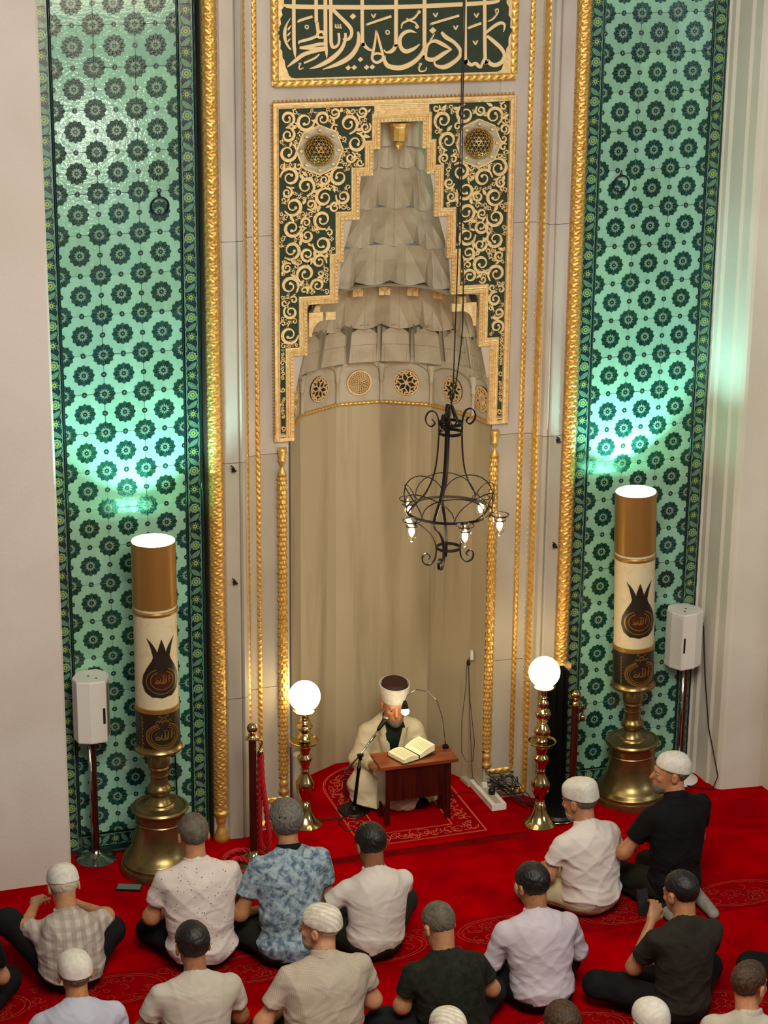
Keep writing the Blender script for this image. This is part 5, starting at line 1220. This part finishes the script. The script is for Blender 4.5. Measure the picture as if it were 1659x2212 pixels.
def hand_sdf(w, f, s, n, curl, sc=1.0):
    """palm + four unequal bent fingers + thumb; w wrist, f forward, s towards the thumb, n palm side"""
    w, f, s, n = [np.array(q, float) for q in (w, f, s, n)]; f /= np.linalg.norm(f); s = s-f*(s@f); s /= np.linalg.norm(s); n = n-f*(n@f)-s*(n@s); n /= np.linalg.norm(n)
    P = [Cp(w, w+f*.03, .024*sc, .026*sc)]
    for i in range(4):
        k = w+f*(.088-.004*abs(i-1))*sc+s*(1.4-i)*.021*sc; P.append(Cp(w+f*.018+s*(1.4-i)*.012*sc, k, .015*sc, .0115*sc))
    palm = U(.016, *P); F = []
    for i in range(4):
        L = (.040, .046, .043, .033)[i]*sc; p = w+f*(.088-.004*abs(i-1))*sc+s*(1.4-i)*.021*sc; a = radians(8); spread = s*(1.4-i)*.05
        for j, (l, r) in enumerate(((L, .0092), (L*.66, .0082), (L*.52, .0074))):
            a += radians(curl*(.7, 1.0, .7)[j]); d = f*cos(a)+n*sin(a)+spread; d /= np.linalg.norm(d); q = p+d*l; F.append(Cp(p, q, r*sc, r*.9*sc)); p = q
    t0 = w+f*.022*sc+s*.024*sc; t1 = t0+(f*.62+s*.72+n*.25)*.040*sc; t2 = t1+(f*.88+s*.25+n*.35)*.030*sc; t3 = t2+(f*.9+n*.4)*.022*sc
    F += [Cp(t0, t1, .0145*sc, .0115*sc), Cp(t1, t2, .011*sc, .0098*sc), Cp(t2, t3, .0098*sc, .0082*sc)]
    fu = F[0]
    return lambda p: np.minimum.reduce([U(.008, palm, F[0])(p), U(.008, palm, F[3])(p), U(.008, palm, F[6])(p), U(.008, palm, F[9])(p)]+[U(.004, F[3*i], F[3*i+1])(p) for i in range(4)]+[U(.004, F[3*i+1], F[3*i+2])(p) for i in range(4)]+[U(.012, palm, F[12])(p), U(.005, F[12], F[13], F[14])(p)])
def person(label, seat, yaw, head, hy=0, hp=20, hr=0, sh=.19, fat=1.0, bulge=.03, sc=1.06, sk='b5835f', shirt=None, sleeve='short', trousers=None, hair=None, hair_len=.010, bald=0, cap=None, cap_kind='dome', legs='cross', knees=None, elbows=None, hands=None,
           collar=None, beard=None, seed=1, wr=.009, recede=0.0, h_body=.0078, h_cloth=.0074, robe=False, tail=.02, socks=None, wedge=None, feet=None, hem=None, sleeve_f=.62, hand_curl=38):
    yr = radians(yaw); cz_, sz_ = cos(yr), sin(yr); Rw = np.array([[cz_, -sz_, 0], [sz_, cz_, 0], [0, 0, 1]]); O = np.array((seat[0], seat[1], seat[2] if len(seat) > 2 else 0.0))
    loc = lambda P: Rw.T@(np.array(P, float)-O)
    hc = loc(head); B = basis(hy-yaw, hp, hr); L = lambda *q: hc+B@(np.array(q, float)*sc)
    pel = np.array((0, 0, .20 if legs == 'kneel' else .125)); lean = np.array((hc[0], hc[1], 0.0))
    N = hc+np.array((0, -.055, -.142))*sc-lean*.10; N[2] = min(N[2], hc[2]-.12*sc)   # base of the neck
    mid = lambda t, b=0.0: pel+(N-pel)*t+np.array((0, -b, 0))
    Sh = [N+np.array((s_*sh, -.005, -.075)) for s_ in (-1, 1)]
    ez = pel[2]+(N[2]-pel[2])*.36
    El_ = elbows or [(-sh-.075, .09, ez), (sh+.075, .09, ez)]; El_ = [np.array(e, float) for e in El_]
    Ha = hands or [(-.12, .33, .19), (.12, .33, .19)]; Ha = [np.array(e, float) for e in Ha]
    if legs == 'kneel': K = [(-.13, .42, .10), (.13, .42, .10)]; A_ = [(-.10, -.06, .06), (.10, -.06, .06)]; T_ = [(-.10, -.22, .035), (.12, -.22, .035)]
    elif legs == 'up': K = [(-.30, .26, .34), (.28, .27, .26)]; A_ = [(-.16, .52, .08), (.14, .52, .08)]; T_ = [(-.17, .68, .04), (.15, .68, .04)]
    else: K = [(-.255, .27, .12), (.255, .27, .12)]; A_ = [(.10, .30, .075), (-.10, .40, .07)]; T_ = [(.24, .25, .05), (-.24, .36, .05)]
    if knees: K = [k if k else K[i] for i, k in enumerate(knees)]
    if feet: A_ = [f_[0] if f_ else A_[i] for i, f_ in enumerate(feet)]; T_ = [f_[1] if f_ else T_[i] for i, f_ in enumerate(feet)]
    K, A_, T_ = [[np.array(q, float) for q in Q] for Q in (K, A_, T_)]
    hip = [pel+np.array((s_*.09, .03, -.01)) for s_ in (-1, 1)]
    # ---- skin: one continuous body
    hc32, B32 = hc.astype(np.float32), (B/sc).astype(np.float32); q = lambda p: (p-hc32)@B32
    cran = El((0, -.012, .035), (.0765, .098, .088)); face = El((0, .036, -.028), (.060, .062, .085)); jaw = El((0, .045, -.075), (.046, .048, .038))
    headf = U(.03, cran, face, jaw)
    headf = U(.012, headf, Cp((-.034, .088, .018), (.034, .088, .018), .010, .010), Cp((0, .094, .004), (0, .116, -.032), .0085, .013), Cp((-.018, .096, -.062), (.018, .096, -.062), .0065, .0065), Cp((-.015, .092, -.074), (.015, .092, -.074), .007, .007), El((.038, .072, -.025), (.022, .02, .02)), El((-.038, .072, -.025), (.022, .02, .02)))
    headf = Sub(headf, U(.004, El((.031, .104, .000), (.016, .014, .010)), El((-.031, .104, .000), (.016, .014, .010))), .006)
    ears = []
    for s_ in (-1, 1):
        e = Sub(El((s_*.083, -.004, -.008), (.011, .021, .033)), El((s_*.096, .001, -.004), (.010, .012, .020)), .004); ears.append(e)
    headf = U(.007, headf, *ears)
    hf = Near(lambda p: headf(q(p))*sc, hc, .24)
    neck = Cp(N+np.array((0, .0, -.02)), L(0, -.022, -.045), .060*sc, .054*sc)
    parts = [neck, Cp(N+np.array((0, 0, -.06)), pel, .085, .10), Cp(Sh[0], Sh[1], .045, .045)]
    arms = []
    for i in range(2):
        d = Ha[i]-El_[i]; d = d/np.linalg.norm(d)
        arms += [Cp(Sh[i]+np.array(((.012, -.012)[i], 0, -.012)), El_[i], .046, .040), Cp(El_[i], Ha[i]-d*.02, .042*fat**.5, .026)]
    legs_ = []
    for i in range(2): legs_ += [Cp(hip[i], K[i], .065, .048), Cp(K[i], A_[i], .046, .034), Cp(A_[i], T_[i], .034, .028)]
    core = U(.05, *(parts+arms+legs_)); hnds = []
    for i in range(2):
        d = Ha[i]-El_[i]; s_ = 1 if i == 0 else -1; up = np.array((0, 0, 1.0)); hnds.append(Near(hand_sdf(Ha[i], d, np.array((s_*1.0, .3, .25)), -up+np.array((0, .1, 0)), hand_curl, sc), Ha[i]+d/np.linalg.norm(d)*.08, .20))
    def body(p):
        c = core(p); K_ = lambda z: c
        return np.minimum(U(.028, K_, hf)(p), np.minimum(U(.014, K_, hnds[0])(p), U(.014, K_, hnds[1])(p)))
    lo = np.array((-.62, -.42, -.01)); hi = np.array((.62, .85, hc[2]+.17))
    bo = sdf_obj('person', body, lo, hi, h_body, skin(sk)); bo.location = O; bo.rotation_euler = (0, 0, yr)
    tag(bo, label, 'person')
    # ---- shirt
    fo = folds(seed, wr); zt = N[2]
    tors = U(.055, El(pel+np.array((0, -.015, .02)), (.182*fat, .150*fat, .125)), El(mid(.36, bulge*.8), (.176*fat, .130*fat, .19)), El(mid(.66, bulge), (.186*fat**.6*(sh/.19), .120*fat**.7, .19)), Cp(Sh[0]+np.array((.045, -.012, -.03)), Sh[1]+np.array((-.045, -.012, -.03)), .070, .070), Cp(Sh[0]+np.array((.03, -.01, .0)), N+np.array((0, -.012, .0)), .056, .058), Cp(Sh[1]+np.array((-.03, -.01, .0)), N+np.array((0, -.012, .0)), .056, .058))
    sl = []
    for i in range(2):
        if sleeve == 'short':
            e = Sh[i]+(El_[i]-Sh[i])*(sleeve_f+.12); c = Cp(Sh[i]+np.array(((.006, -.006)[i], 0, -.004)), e, .068, .068); d = (El_[i]-Sh[i]); d /= np.linalg.norm(d); cut = Sh[i]+(El_[i]-Sh[i])*sleeve_f
            inner = Cp(Sh[i], e+d*.2, .058, .060); sl.append(And(c, Pl(d, cut@d)))
        else:
            d = Ha[i]-El_[i]; d /= np.linalg.norm(d); w_ = 1.12 if robe else 1.0
            a_ = U(.02, Cp(Sh[i]+np.array(((.006, -.006)[i], 0, -.004)), El_[i], .068*w_, .060*w_), Cp(El_[i], Ha[i]-d*.015, .060*w_, .040*w_*(1.1 if robe else 1))); sl.append(And(a_, Pl(d, (Ha[i]-d*.01)@d)))
    tf = U(.022, tors, *sl)
    if robe:
        tf = U(.05, tf, Cp(hip[0], K[0], .11, .085), Cp(hip[1], K[1], .11, .085), Cp(K[0], A_[0], .10, .07), Cp(K[1], A_[1], .10, .07), El((0, .30, .05), (.30, .14, .07)))
    nk = El(L(0, .03, -.10)+np.array((0, .02, -.02)), (.062, .07, .05)) if not robe else None
    hz = .03 if hem is None else hem
    def sf(p):
        d = tf(p)+fo(p, zt)
        d = np.maximum(d, hz-p[:, 2]+.012*np.sin(p[:, 0]*14+seed)) if not robe else np.maximum(d, .006-p[:, 2])
        d = np.maximum(d, -(neck(p)-.004*0+.002)) if not robe else np.maximum(d, -(neck(p)-.008))
        if not robe: d = np.maximum(d, -(np.maximum(np.linalg.norm((p-(N+np.array((0, .05, .03))))/np.array((1, 1, .8)), axis=1)-.075, -9)))
        if wedge:
            rel = p-mid(.95); k = (wedge[0]-(-rel[:, 2])*wedge[1]); d = np.maximum(d, np.minimum(k-np.abs(rel[:, 0]), rel[:, 1]-.02))
        return d
    sho = sdf_obj('robe' if robe else 'shirt', sf, lo, hi, h_cloth, shirt, bo)
    if wedge:
        tu = U(.05, El(mid(.55, bulge), (.145, .100, .20)), El(mid(.80, bulge), (.15, .095, .12)), Cp(N+np.array((0, -.0, -.08)), N+np.array((0, .005, .005)), .10, .060))
        sdf_obj('tunic', And(tu, Pl((0, -1, 0), -(mid(.6)[1]))), lo, hi, h_cloth, wedge[2], bo)
    if collar:
        cn = N+np.array((0, .004, .012)); ax = L(0, -.022, -.045)-N; ax /= np.linalg.norm(ax)
        def cf(p):
            r = p-cn; h_ = r@ax; rad = np.linalg.norm(r-h_[:, None]*ax, axis=1); d = np.maximum(np.abs(rad-(.066*sc-.12*h_))-.0055, np.abs(h_-.004)-.020); 
            return np.maximum(d, (r[:, 1]-.045))-.003
        sdf_obj('collar', cf, cn-.12, cn+.12, .006, collar, bo)
    # ---- trousers
    if trousers and not robe:
        wl = 1.0
        tr_ = U(.05, El(pel+np.array((0, -.012, -.015)), (.178*fat**.7, .145*fat**.6, .11)), *[Cp(hip[i], K[i], .098, .078) for i in range(2)], *[Cp(K[i], A_[i], .076, .052) for i in range(2)])
        f2 = folds(seed+50, .004); tfn = lambda p: np.maximum(tr_(p)+f2(p, .4), .004-p[:, 2])
        lo2, hi2 = lo.copy(), hi.copy(); hi2[2] = .55; sdf_obj('trousers', tfn, lo2, hi2, .0105, trousers, bo)
    if socks:
        so_ = U(.02, *[U(.02, Cp(A_[i], T_[i], .046, .036), El(A_[i]*.5+T_[i]*.5, (.035, .035, .03))) for i in range(2)]); sdf_obj('socks', lambda p: np.maximum(so_(p), .003-p[:, 2]), lo, np.array((.62, .85, .5)), .0085, socks, bo)
    # ---- hair, beard, cap, eyes
    hlo, hhi = hc-.19, hc+.19
    if hair:
        shell = U(.02, El((0, -.014, .036), (.0765+hair_len, .098+hair_len, .088+hair_len)))
        def hfn(p):
            x = q(p); d = shell(x); line = -.050+np.clip(x[:, 1]+.03, -.03, .2)*1.15
            line = line+np.clip(x[:, 1], 0, .1)*recede
            if cap: d = np.maximum(d, x[:, 2]-(.030+x[:, 1]*.22))
            reg = np.maximum(line-x[:, 2], np.where((np.abs(x[:, 0]) > .05) & (x[:, 1] > -.030) & (x[:, 1] < .05), .028-x[:, 2], -1)); reg = np.maximum(reg, x[:, 1]-.072)
            nz = .0016*np.sin(x[:, 0]*190+4*np.sin(x[:, 2]*60))*np.sin(x[:, 1]*150+3*np.sin(x[:, 0]*50)); return (np.maximum(d+nz*(1+hair_len*60), reg))*sc
        sdf_obj('hair', hfn, hlo, hhi, .0062, hair, bo)
    if beard:
        bs = U(.02, El((0, .048, -.078), (.054, .056, .046)), El((0, .06, -.105), (.034, .040, .034)))
        def bfn(p):
            x = q(p); d = bs(x); d = np.maximum(d, x[:, 2]+.048-.35*np.abs(x[:, 0])); d = np.maximum(d, -(El((0, .11, -.064), (.020, .03, .012))(x))); return (d+.0014*np.sin(x[:, 0]*210)*np.sin(x[:, 2]*170))*sc
        sdf_obj('beard', bfn, hlo, hhi, .006, beard, bo)
    if cap:
        def capf(p):
            x = q(p)-np.array((0, -.012, .030)); 
            if cap_kind == 'tall': d = (np.abs(x[:, 0]/.0875)**2.6+np.abs(x[:, 1]/.107)**2.6+np.abs(np.maximum(x[:, 2], 0)/.108)**4.5)**(1/2.9)-1
            else: d = (np.abs(x[:, 0]/.0875)**2.3+np.abs(x[:, 1]/.107)**2.3+np.abs(np.maximum(x[:, 2], 0)/.098)**2.5)**(1/2.35)-1
            d = d*.085; pl_ = (-.004+x[:, 1]*.22)-x[:, 2]; inner_ = d+.012
            return np.maximum(d, pl_)*sc
        co = sdf_obj('cap', capf, hlo, hhi, .0062, cap, bo)
    for s_ in (-1, 1):
        c = L(s_*.031, .0835, .000); b = MB(); b.lathe([(max(.0125*cos(a), .0003), .0125*sin(a)) for a in np.linspace(-pi/2, pi/2, 9)], (0, 0, 0), 12); V = np.concatenate(b.v)@np.array([[1, 0, 0], [0, 0, 1], [0, -1, 0]]).astype(float); k = np.concatenate([np.arange(len(V))]); 
        b.v = [(V@B.T)*sc+c]; b.v[0] = b.v[0]; me = bpy.data.meshes.new('eye'); me.from_pydata(b.v[0].tolist(), [], b.f); me.materials.append(m_eye); me.materials.append(m_iris)
        fc = [np.mean([b.v[0][i] for i in f_], 0) for f_ in b.f]; me.polygons.foreach_set('material_index', [1 if ((p_-c)@B[:, 1]) > .0105*sc else 0 for p_ in fc]); me.polygons.foreach_set('use_smooth', [True]*len(b.f)); eo = bpy.data.objects.new('eye', me); COL.objects.link(eo); eo.parent = bo
    return bo, L, B, N, mid, O, Rw
blk = cloth('black_trousers', '0c0c0e', '141416'); olive = cloth('olive_trousers', '20221a', '16180f'); dkb = cloth('dark_trousers', '101114', '191a1e'); cream = cloth('cream_trousers', 'b8ac8a', 'a89c7a')
hair_g = mat('grey_hair', '6f6b62', .6, var=((85, 85, 10), '47433c', 4, .3, .7), bump=((220, 220, 18), .5, .004)); hair_b = mat('black_hair', '0e0907', .5, bump=((220, 220, 18), .5, .004)); hair_s = mat('short_grey_hair', '645d50', .7, var=((30, 30, 14), '453e34', 4, .3, .7), bump=(300, .4, .003)); hair_w = mat('white_hair', 'c4b8a0', .7, bump=((260, 260, 60), .7, .004)); hair_y = mat('sandy_grey_hair', '7d6544', .7, var=(60, '4d3c28', 4, .4, .6), bump=(280, .7, .004)); beard_w = mat('white_beard', 'a3998a', .8, bump=(220, .7, .004)); beard_g = mat('grey_beard', '6f6458', .8, bump=(220, .7, .004)); hair_br = mat('brown_hair', '4a3018', .6, var=(60, '2a1a0c', 4, .4, .6), bump=((260, 260, 60), .7, .004))
cap_w = cloth('white_cap', 'd2cdc2', 'c4beb2', 40, wrinkle=.05); cap_k = cloth('knit_cap', 'd8d2c4', 'bcb4a4', 20, wrinkle=.05); wave_mat(cap_k, 'DIAGONAL', 14, 'a89f90', .5, .55, dist=3)
s_plaid = cloth('plaid_shirt', 'a89c90', '9a8e82', 6); wave_mat(s_plaid, 'X', 5.5, 'c4bbb2', .7, .45); wave_mat(s_plaid, 'Z', 5.5, '8a7d72', .45, .55, dist=.3); wave_mat(s_plaid, 'X', 40, 'b8aea4', .3, .5)
s_dot = cloth('dotted_shirt', 'd2c7c0', 'cabdb5', 6)
s_blue = cloth('marbled_blue_shirt', '98a8b0', '465c70', 26); 
s_white = cloth('white_tee', 'd0c8c0', 'c8bfb6', 5); s_linen = cloth('white_linen_shirt', 'd4cbc4', 'cbc0b8', 5); s_black = cloth('black_shirt', '080708', '0c0b0c'); s_sky = cloth('pale_blue_shirt', 'b4b6c4', 'aaacba', 5); s_grey = cloth('pale_grey_tee', 'bab2a4', 'b0a89a', 5)
s_check = cloth('fine_check_shirt', 'b9ad9c', 'b0a492', 5); wave_mat(s_check, 'X', 34, '978b7a', .45, .5); wave_mat(s_check, 'Z', 34, '978b7a', .3, .5)
s_green = cloth('dark_green_polo', '20231a', '15170f', 20); s_shirtw = cloth('white_dress_shirt', 'c3bac4', 'b9afb8', 5); s_char = cloth('charcoal_tee', '2a271f', '221f18', 8); m_navy = cloth('navy_collar', '0c0d16')
robe_m = cloth('cream_robe', 'c8ba9a', 'bcae8c', 5); tun_m = cloth('dark_tunic', '18201a'); sock_g = cloth('grey_sock', '8c8a80', '7c7a70', 12); sock_b = cloth('dark_sock', '141414')
gp = 'worshippers seated on the red carpet'
nt = s_dot.node_tree; vo = N(nt, 'ShaderNodeTexVoronoi'); vo.inputs['Scale'].default_value = 34; tc = N(nt, 'ShaderNodeTexCoord'); nt.links.new(tc.outputs['Object'], vo.inputs['Vector'])
cr = N(nt, 'ShaderNodeMath', operation='LESS_THAN'); cr.inputs[1].default_value = .14; nt.links.new(vo.outputs['Distance'], cr.inputs[0]); mx = N(nt, 'ShaderNodeMix', data_type='RGBA'); mx.inputs['B'].default_value = srgb('7a6656'); bs_ = nt.nodes['Principled BSDF'].inputs['Base Color']
nt.links.new(bs_.links[0].from_socket, mx.inputs['A']); nt.links.new(cr.outputs[0], mx.inputs['Factor']); nt.links.new(mx.outputs['Result'], bs_)
P_ = []
def add(*a, **k): r = person(*a, **k); P_.append(r); return r
# ---- front row, left to right
add('man in plaid shirt and white cap sitting with one knee raised, far left', (-2.50, -1.68), 0, (-2.505, -1.515, .575), 5, 30, sh=.185, fat=1.08, bulge=.07, shirt=s_plaid, sleeve='short', trousers=blk, hair=hair_w, cap=cap_w, legs='up', knees=[(-.33, .22, .36), (.27, .16, .24)], feet=[((-.20, .50, .08), (-.21, .66, .04)), None], collar=s_plaid, seed=3, wr=.014, sk='b9835e', socks=sock_b, elbows=[(-.24, .16, .34), (.24, .16, .34)], hands=[(-.14, .42, .34), (.12, .42, .3)])
add('grey-haired man in white dotted shirt sitting in front of the left candlestick', (-1.715, -1.65), 0, (-1.722, -1.53, .795), 0, 14, sh=.205, fat=1.22, shirt=s_dot, trousers=blk, hair=hair_s, hair_len=.008, collar=s_dot, seed=5, sk='b27b55')
add('grey-haired man in blue marbled shirt with dark collar sitting behind the rope post', (-1.205, -1.78), 2, (-1.172, -1.60, .838), 4, 8, sh=.20, fat=1.12, shirt=s_blue, trousers=olive, hair=hair_g, hair_len=.020, collar=m_navy, seed=8, sk='a9724b')
add('dark-haired man in plain white tee sitting before the platform', (-.695, -1.86), 4, (-.675, -1.72, .668), 8, 26, sh=.185, fat=1.0, bulge=.05, shirt=s_white, trousers=olive, hair=hair_b, hair_len=.012, collar=s_white, seed=12, sk='8a5a3c', knees=[(-.26, .28, .13), (.32, .30, .16)], sleeve_f=.66, elbows=[(-.29, .12, .30), (.22, .12, .33)], hands=[(-.16, .36, .22), (.20, .34, .36)])
add('man in white cap and white shirt turned left, sitting by the right globe lamp', (.775, -1.72), 14, (.735, -1.60, .712), 38, 12, sh=.19, fat=1.16, shirt=s_linen, trousers=cream, hair=hair_s, cap=cap_w, cap_kind='tall', beard=beard_w, knees=[(-.29, .26, .12), (.20, .30, .12)], seed=17, sk='b27b58', wr=.013, collar=s_linen)
add('man in black shirt and white cap looking left, kneeling on the far right', (1.275, -1.86), 12, (1.285, -1.74, .893), 78, -2, sh=.20, fat=1.05, shirt=s_black, trousers=olive, hair=hair_s, cap=cap_w, beard=beard_g, legs='kneel', seed=21, sk='b27650', socks=sock_g, feet=[None, ((.20, .03, .06), (.145, -.245, .045))], elbows=[(-.30, .12, .42), (.26, .10, .40)], hands=[(-.10, .26, .40), (.08, .30, .34)], collar=s_black, hem=.06)
# ---- second row
add('man in pale blue shirt and white cap in the bottom left corner', (-2.69, -2.86), 0, (-2.650, -2.71, .680), 0, 10, sh=.20, fat=1.1, shirt=s_sky, trousers=blk, hair=hair_y, cap=cap_w, collar=s_sky, seed=25, sleeve='long', sk='b0784e')
add('black-haired man in pale grey tee sitting behind the man in the dotted shirt', (-2.03, -2.84), 0, (-2.005, -2.71, .740), 2, 18, sh=.20, fat=1.04, shirt=s_grey, trousers=blk, hair=hair_b, hair_len=.012, seed=29, sk='9a6744')
add('bearded man in knitted white cap and checked shirt looking left', (-1.34, -2.93), 2, (-1.308, -2.80, .790), 50, 4, sh=.215, fat=1.3, shirt=s_check, trousers=blk, hair=hair_w, hair_len=.004, cap=cap_k, beard=beard_w, collar=s_check, seed=33, sk='c08a66', wr=.011, elbows=[(-.32, .06, .30), (.32, .06, .32)])
add('balding man in dark green polo with head bowed, second row', (-.59, -2.98), 3, (-.632, -2.84, .710), 16, 32, sh=.195, fat=1.14, shirt=s_green, trousers=dkb, hair=hair_s, hair_len=.006, recede=.5, collar=s_green, seed=37, sk='b07e58', knees=[(-.36, .20, .13), (.36, .28, .14)])
add('dark-haired man in long-sleeved white shirt and black trousers, second row', (.055, -2.70), -2, (.042, -2.55, .705), 14, 24, sh=.20, fat=1.08, shirt=s_shirtw, sleeve='long', trousers=blk, hair=hair_b, hair_len=.013, collar=s_shirtw, seed=41, sk='a06c48', elbows=[(-.27, .10, .27), (.26, .10, .27)])
r12 = add('young man in charcoal tee holding up a phone, second row right', (.755, -3.08), 2, (.775, -2.98, .765), 22, 14, sh=.185, fat=.98, shirt=s_char, trousers=blk, hair=hair_b, hair_len=.006, seed=45, sk='a8734e', knees=[(-.38, .30, .14), (.34, .30, .13)], elbows=[(-.22, .16, .30), (.22, .14, .30)], hands=[(-.055, .29, .50), (.11, .36, .22)], h_body=.0065, hand_curl=48)
# ---- third row: heads and shoulders at the lower edge
add('man whose knitted white cap shows at the bottom centre', (-.985, -4.02), 0, (-.968, -3.93, .735), 0, 12, shirt=s_white, trousers=blk, hair=hair_s, cap=cap_k, knees=[(-.20, .30, .12), (.20, .30, .12)], elbows=[(-.215, .10, .3), (.215, .10, .3)], sh=.175, seed=51, h_body=.011, h_cloth=.012)
add('brown-haired man whose crown shows at the bottom edge behind the white shirt', (-.39, -4.12), 0, (-.372, -4.0, .700), 0, 14, shirt=s_black, trousers=blk, hair=hair_br, hair_len=.014, knees=[(-.20, .30, .12), (.20, .30, .12)], elbows=[(-.215, .10, .3), (.215, .10, .3)], sh=.175, seed=55, h_body=.011, h_cloth=.012)
add('man whose plain white cap shows at the bottom edge behind the charcoal tee', (.03, -4.28), 0, (.052, -4.15, .735), 0, 12, shirt=s_char, trousers=blk, hair=hair_s, cap=cap_w, knees=[(-.20, .30, .12), (.20, .30, .12)], elbows=[(-.215, .10, .3), (.215, .10, .3)], sh=.175, seed=59, h_body=.011, h_cloth=.012)
add('balding man in grey shirt turned right in the bottom right corner', (.66, -4.20), -30, (.660, -4.05, .795), -62, 10, shirt=s_grey, trousers=dkb, hair=hair_br, hair_len=.006, recede=1.6, seed=63, sk='bd8258', collar=s_grey)
add('man in black at the left edge of the carpet, mostly out of view', (-3.22, -2.08), 0, (-3.20, -1.98, .80), 0, 12, shirt=s_black, trousers=blk, hair=hair_b, seed=67, knees=[(-.3, .28, .13), (.33, .34, .14)], h_body=.011, h_cloth=.012)
add('man in grey shirt and black trousers at the right edge, mostly out of view', (1.66, -3.12), 0, (1.68, -2.98, .80), 0, 12, shirt=s_grey, trousers=blk, hair=hair_b, seed=71, knees=[(-.34, .26, .14), (.3, .28, .13)], h_body=.011, h_cloth=.012)
# phone in the raised hand
ob, L_, B_, N_, mid_, O_, Rw_ = r12
def W12(p): return O_+Rw_@np.array(p, float)
ph = thing('mobile_phone', 'dark smartphone held up by the young man in the charcoal tee', 'phone', tuple(W12((-.06, .40, .56))))
def slab(b, c, ax, ay, az, d):
    c = np.array(c, float); ax, ay, az = [np.array(a_, float)/np.linalg.norm(a_) for a_ in (ax, ay, az)]
    b.add([c+ax*x*d[0]/2+ay*y*d[1]/2+az*z*d[2]/2 for x in (-1, 1) for y in (-1, 1) for z in (-1, 1)], [(0, 1, 3, 2), (4, 6, 7, 5), (0, 4, 5, 1), (2, 3, 7, 6), (0, 2, 6, 4), (1, 5, 7, 3)])
pc = W12((-.065, .385, .575)); b = MB(); slab(b, pc, (1, .1, 0), (0, 1, -.35), (0, .35, 1), (.072, .009, .155)); b.build('phone_body', m_phone, ph)
b = MB(); slab(b, pc+np.array((0, -.0052, .0018)), (1, .1, 0), (0, 1, -.35), (0, .35, 1), (.066, .001, .148)); b.build('phone_screen', m_dark, ph)
# ---- the seated reader in cream robe and turban, facing the congregation
rd, L_, B_, N_, mid_, O_, Rw_ = person('bearded reader in cream robe and white turban sitting at the desk', (.075, .27, .056), 176, (.088, .150, .722), 170, 4, sh=.165, fat=1.0, bulge=.0, shirt=robe_m, sleeve='long', robe=True, hair=hair_g, hair_len=.004, beard=beard_g, seed=81, sk='b4764c', knees=[(-.22, .22, .15), (.23, .22, .13)], feet=[((.02, .34, .07), (.14, .36, .045)), ((-.04, .40, .06), (-.16, .42, .045))],
    elbows=[(-.235, .08, .27), (.225, .08, .26)], hands=[(-.11, .30, .40), (.17, .28, .30)], wedge=(.050, .13, tun_m), socks=sock_b, h_body=.0062, h_cloth=.0085, wr=.010, hand_curl=22)
rd['label'] = 'bearded reader in cream robe and white turban sitting at the desk'
b = MB(); n0_ = mid_(.95)
def onrobe(x, t):  # front of the robe at height fraction t
    m_ = mid_(t); return np.array((x, m_[1]+.118*1.18**.7*sqrt(max(.05, 1-(x/.21)**2))+.018, m_[2]))
for s_ in (-1, 1):
    b = MB(); rows = []
    for t in np.linspace(1.0, .30, 12):
        w0 = .012+.052*(t-.30)/.7; rows.append([onrobe(s_*w0, t), onrobe(s_*(w0+.020), t)+np.array((0, .008, 0)), onrobe(s_*(w0+.042), t)+np.array((0, .004, 0)), onrobe(s_*(w0+.046), t)-np.array((0, .01, 0))])
    b.grid(rows); me = bpy.data.meshes.new('lapel'); me.from_pydata([tuple(v) for v in np.concatenate(b.v)], [], b.f); me.materials.append(robe_m); me.polygons.foreach_set('use_smooth', [True]*len(b.f)); o = bpy.data.objects.new('lapel', me); COL.objects.link(o); o.parent = rd
b = MB(); A = np.linspace(0, 2*pi, 37)[:-1]
def tb(r0, z): return [L_(r0*.90*cos(a), -.006+r0*1.08*sin(a), z) for a in A]
rows = [tb(.084, .034), tb(.092, .036), tb(.112, .138), tb(.112, .148), tb(.106, .150), tb(.088, .118)]
b.grid(rows, 0, True); 
me = bpy.data.meshes.new('turban'); me.from_pydata([tuple(v) for v in np.concatenate(b.v)], [], b.f); me.materials.append(cap_w); me.polygons.foreach_set('use_smooth', [True]*len(b.f)); me.set_sharp_from_angle(angle=radians(50)); o = bpy.data.objects.new('turban', me); COL.objects.link(o); o.parent = rd
b = MB(); b.grid([tb(.098, .12), tb(.092, .158), tb(.075, .166), tb(.03, .170), tb(.001, .170)], 0, True)
me = bpy.data.meshes.new('turban_crown'); me.from_pydata([tuple(v) for v in np.concatenate(b.v)], [], b.f); me.materials.append(mat('turban_crown_red', '33100a', .7, bump=(60, .4, .01))); me.polygons.foreach_set('use_smooth', [True]*len(b.f)); o = bpy.data.objects.new('turban_crown', me); COL.objects.link(o); o.parent = rd
run_jobs()
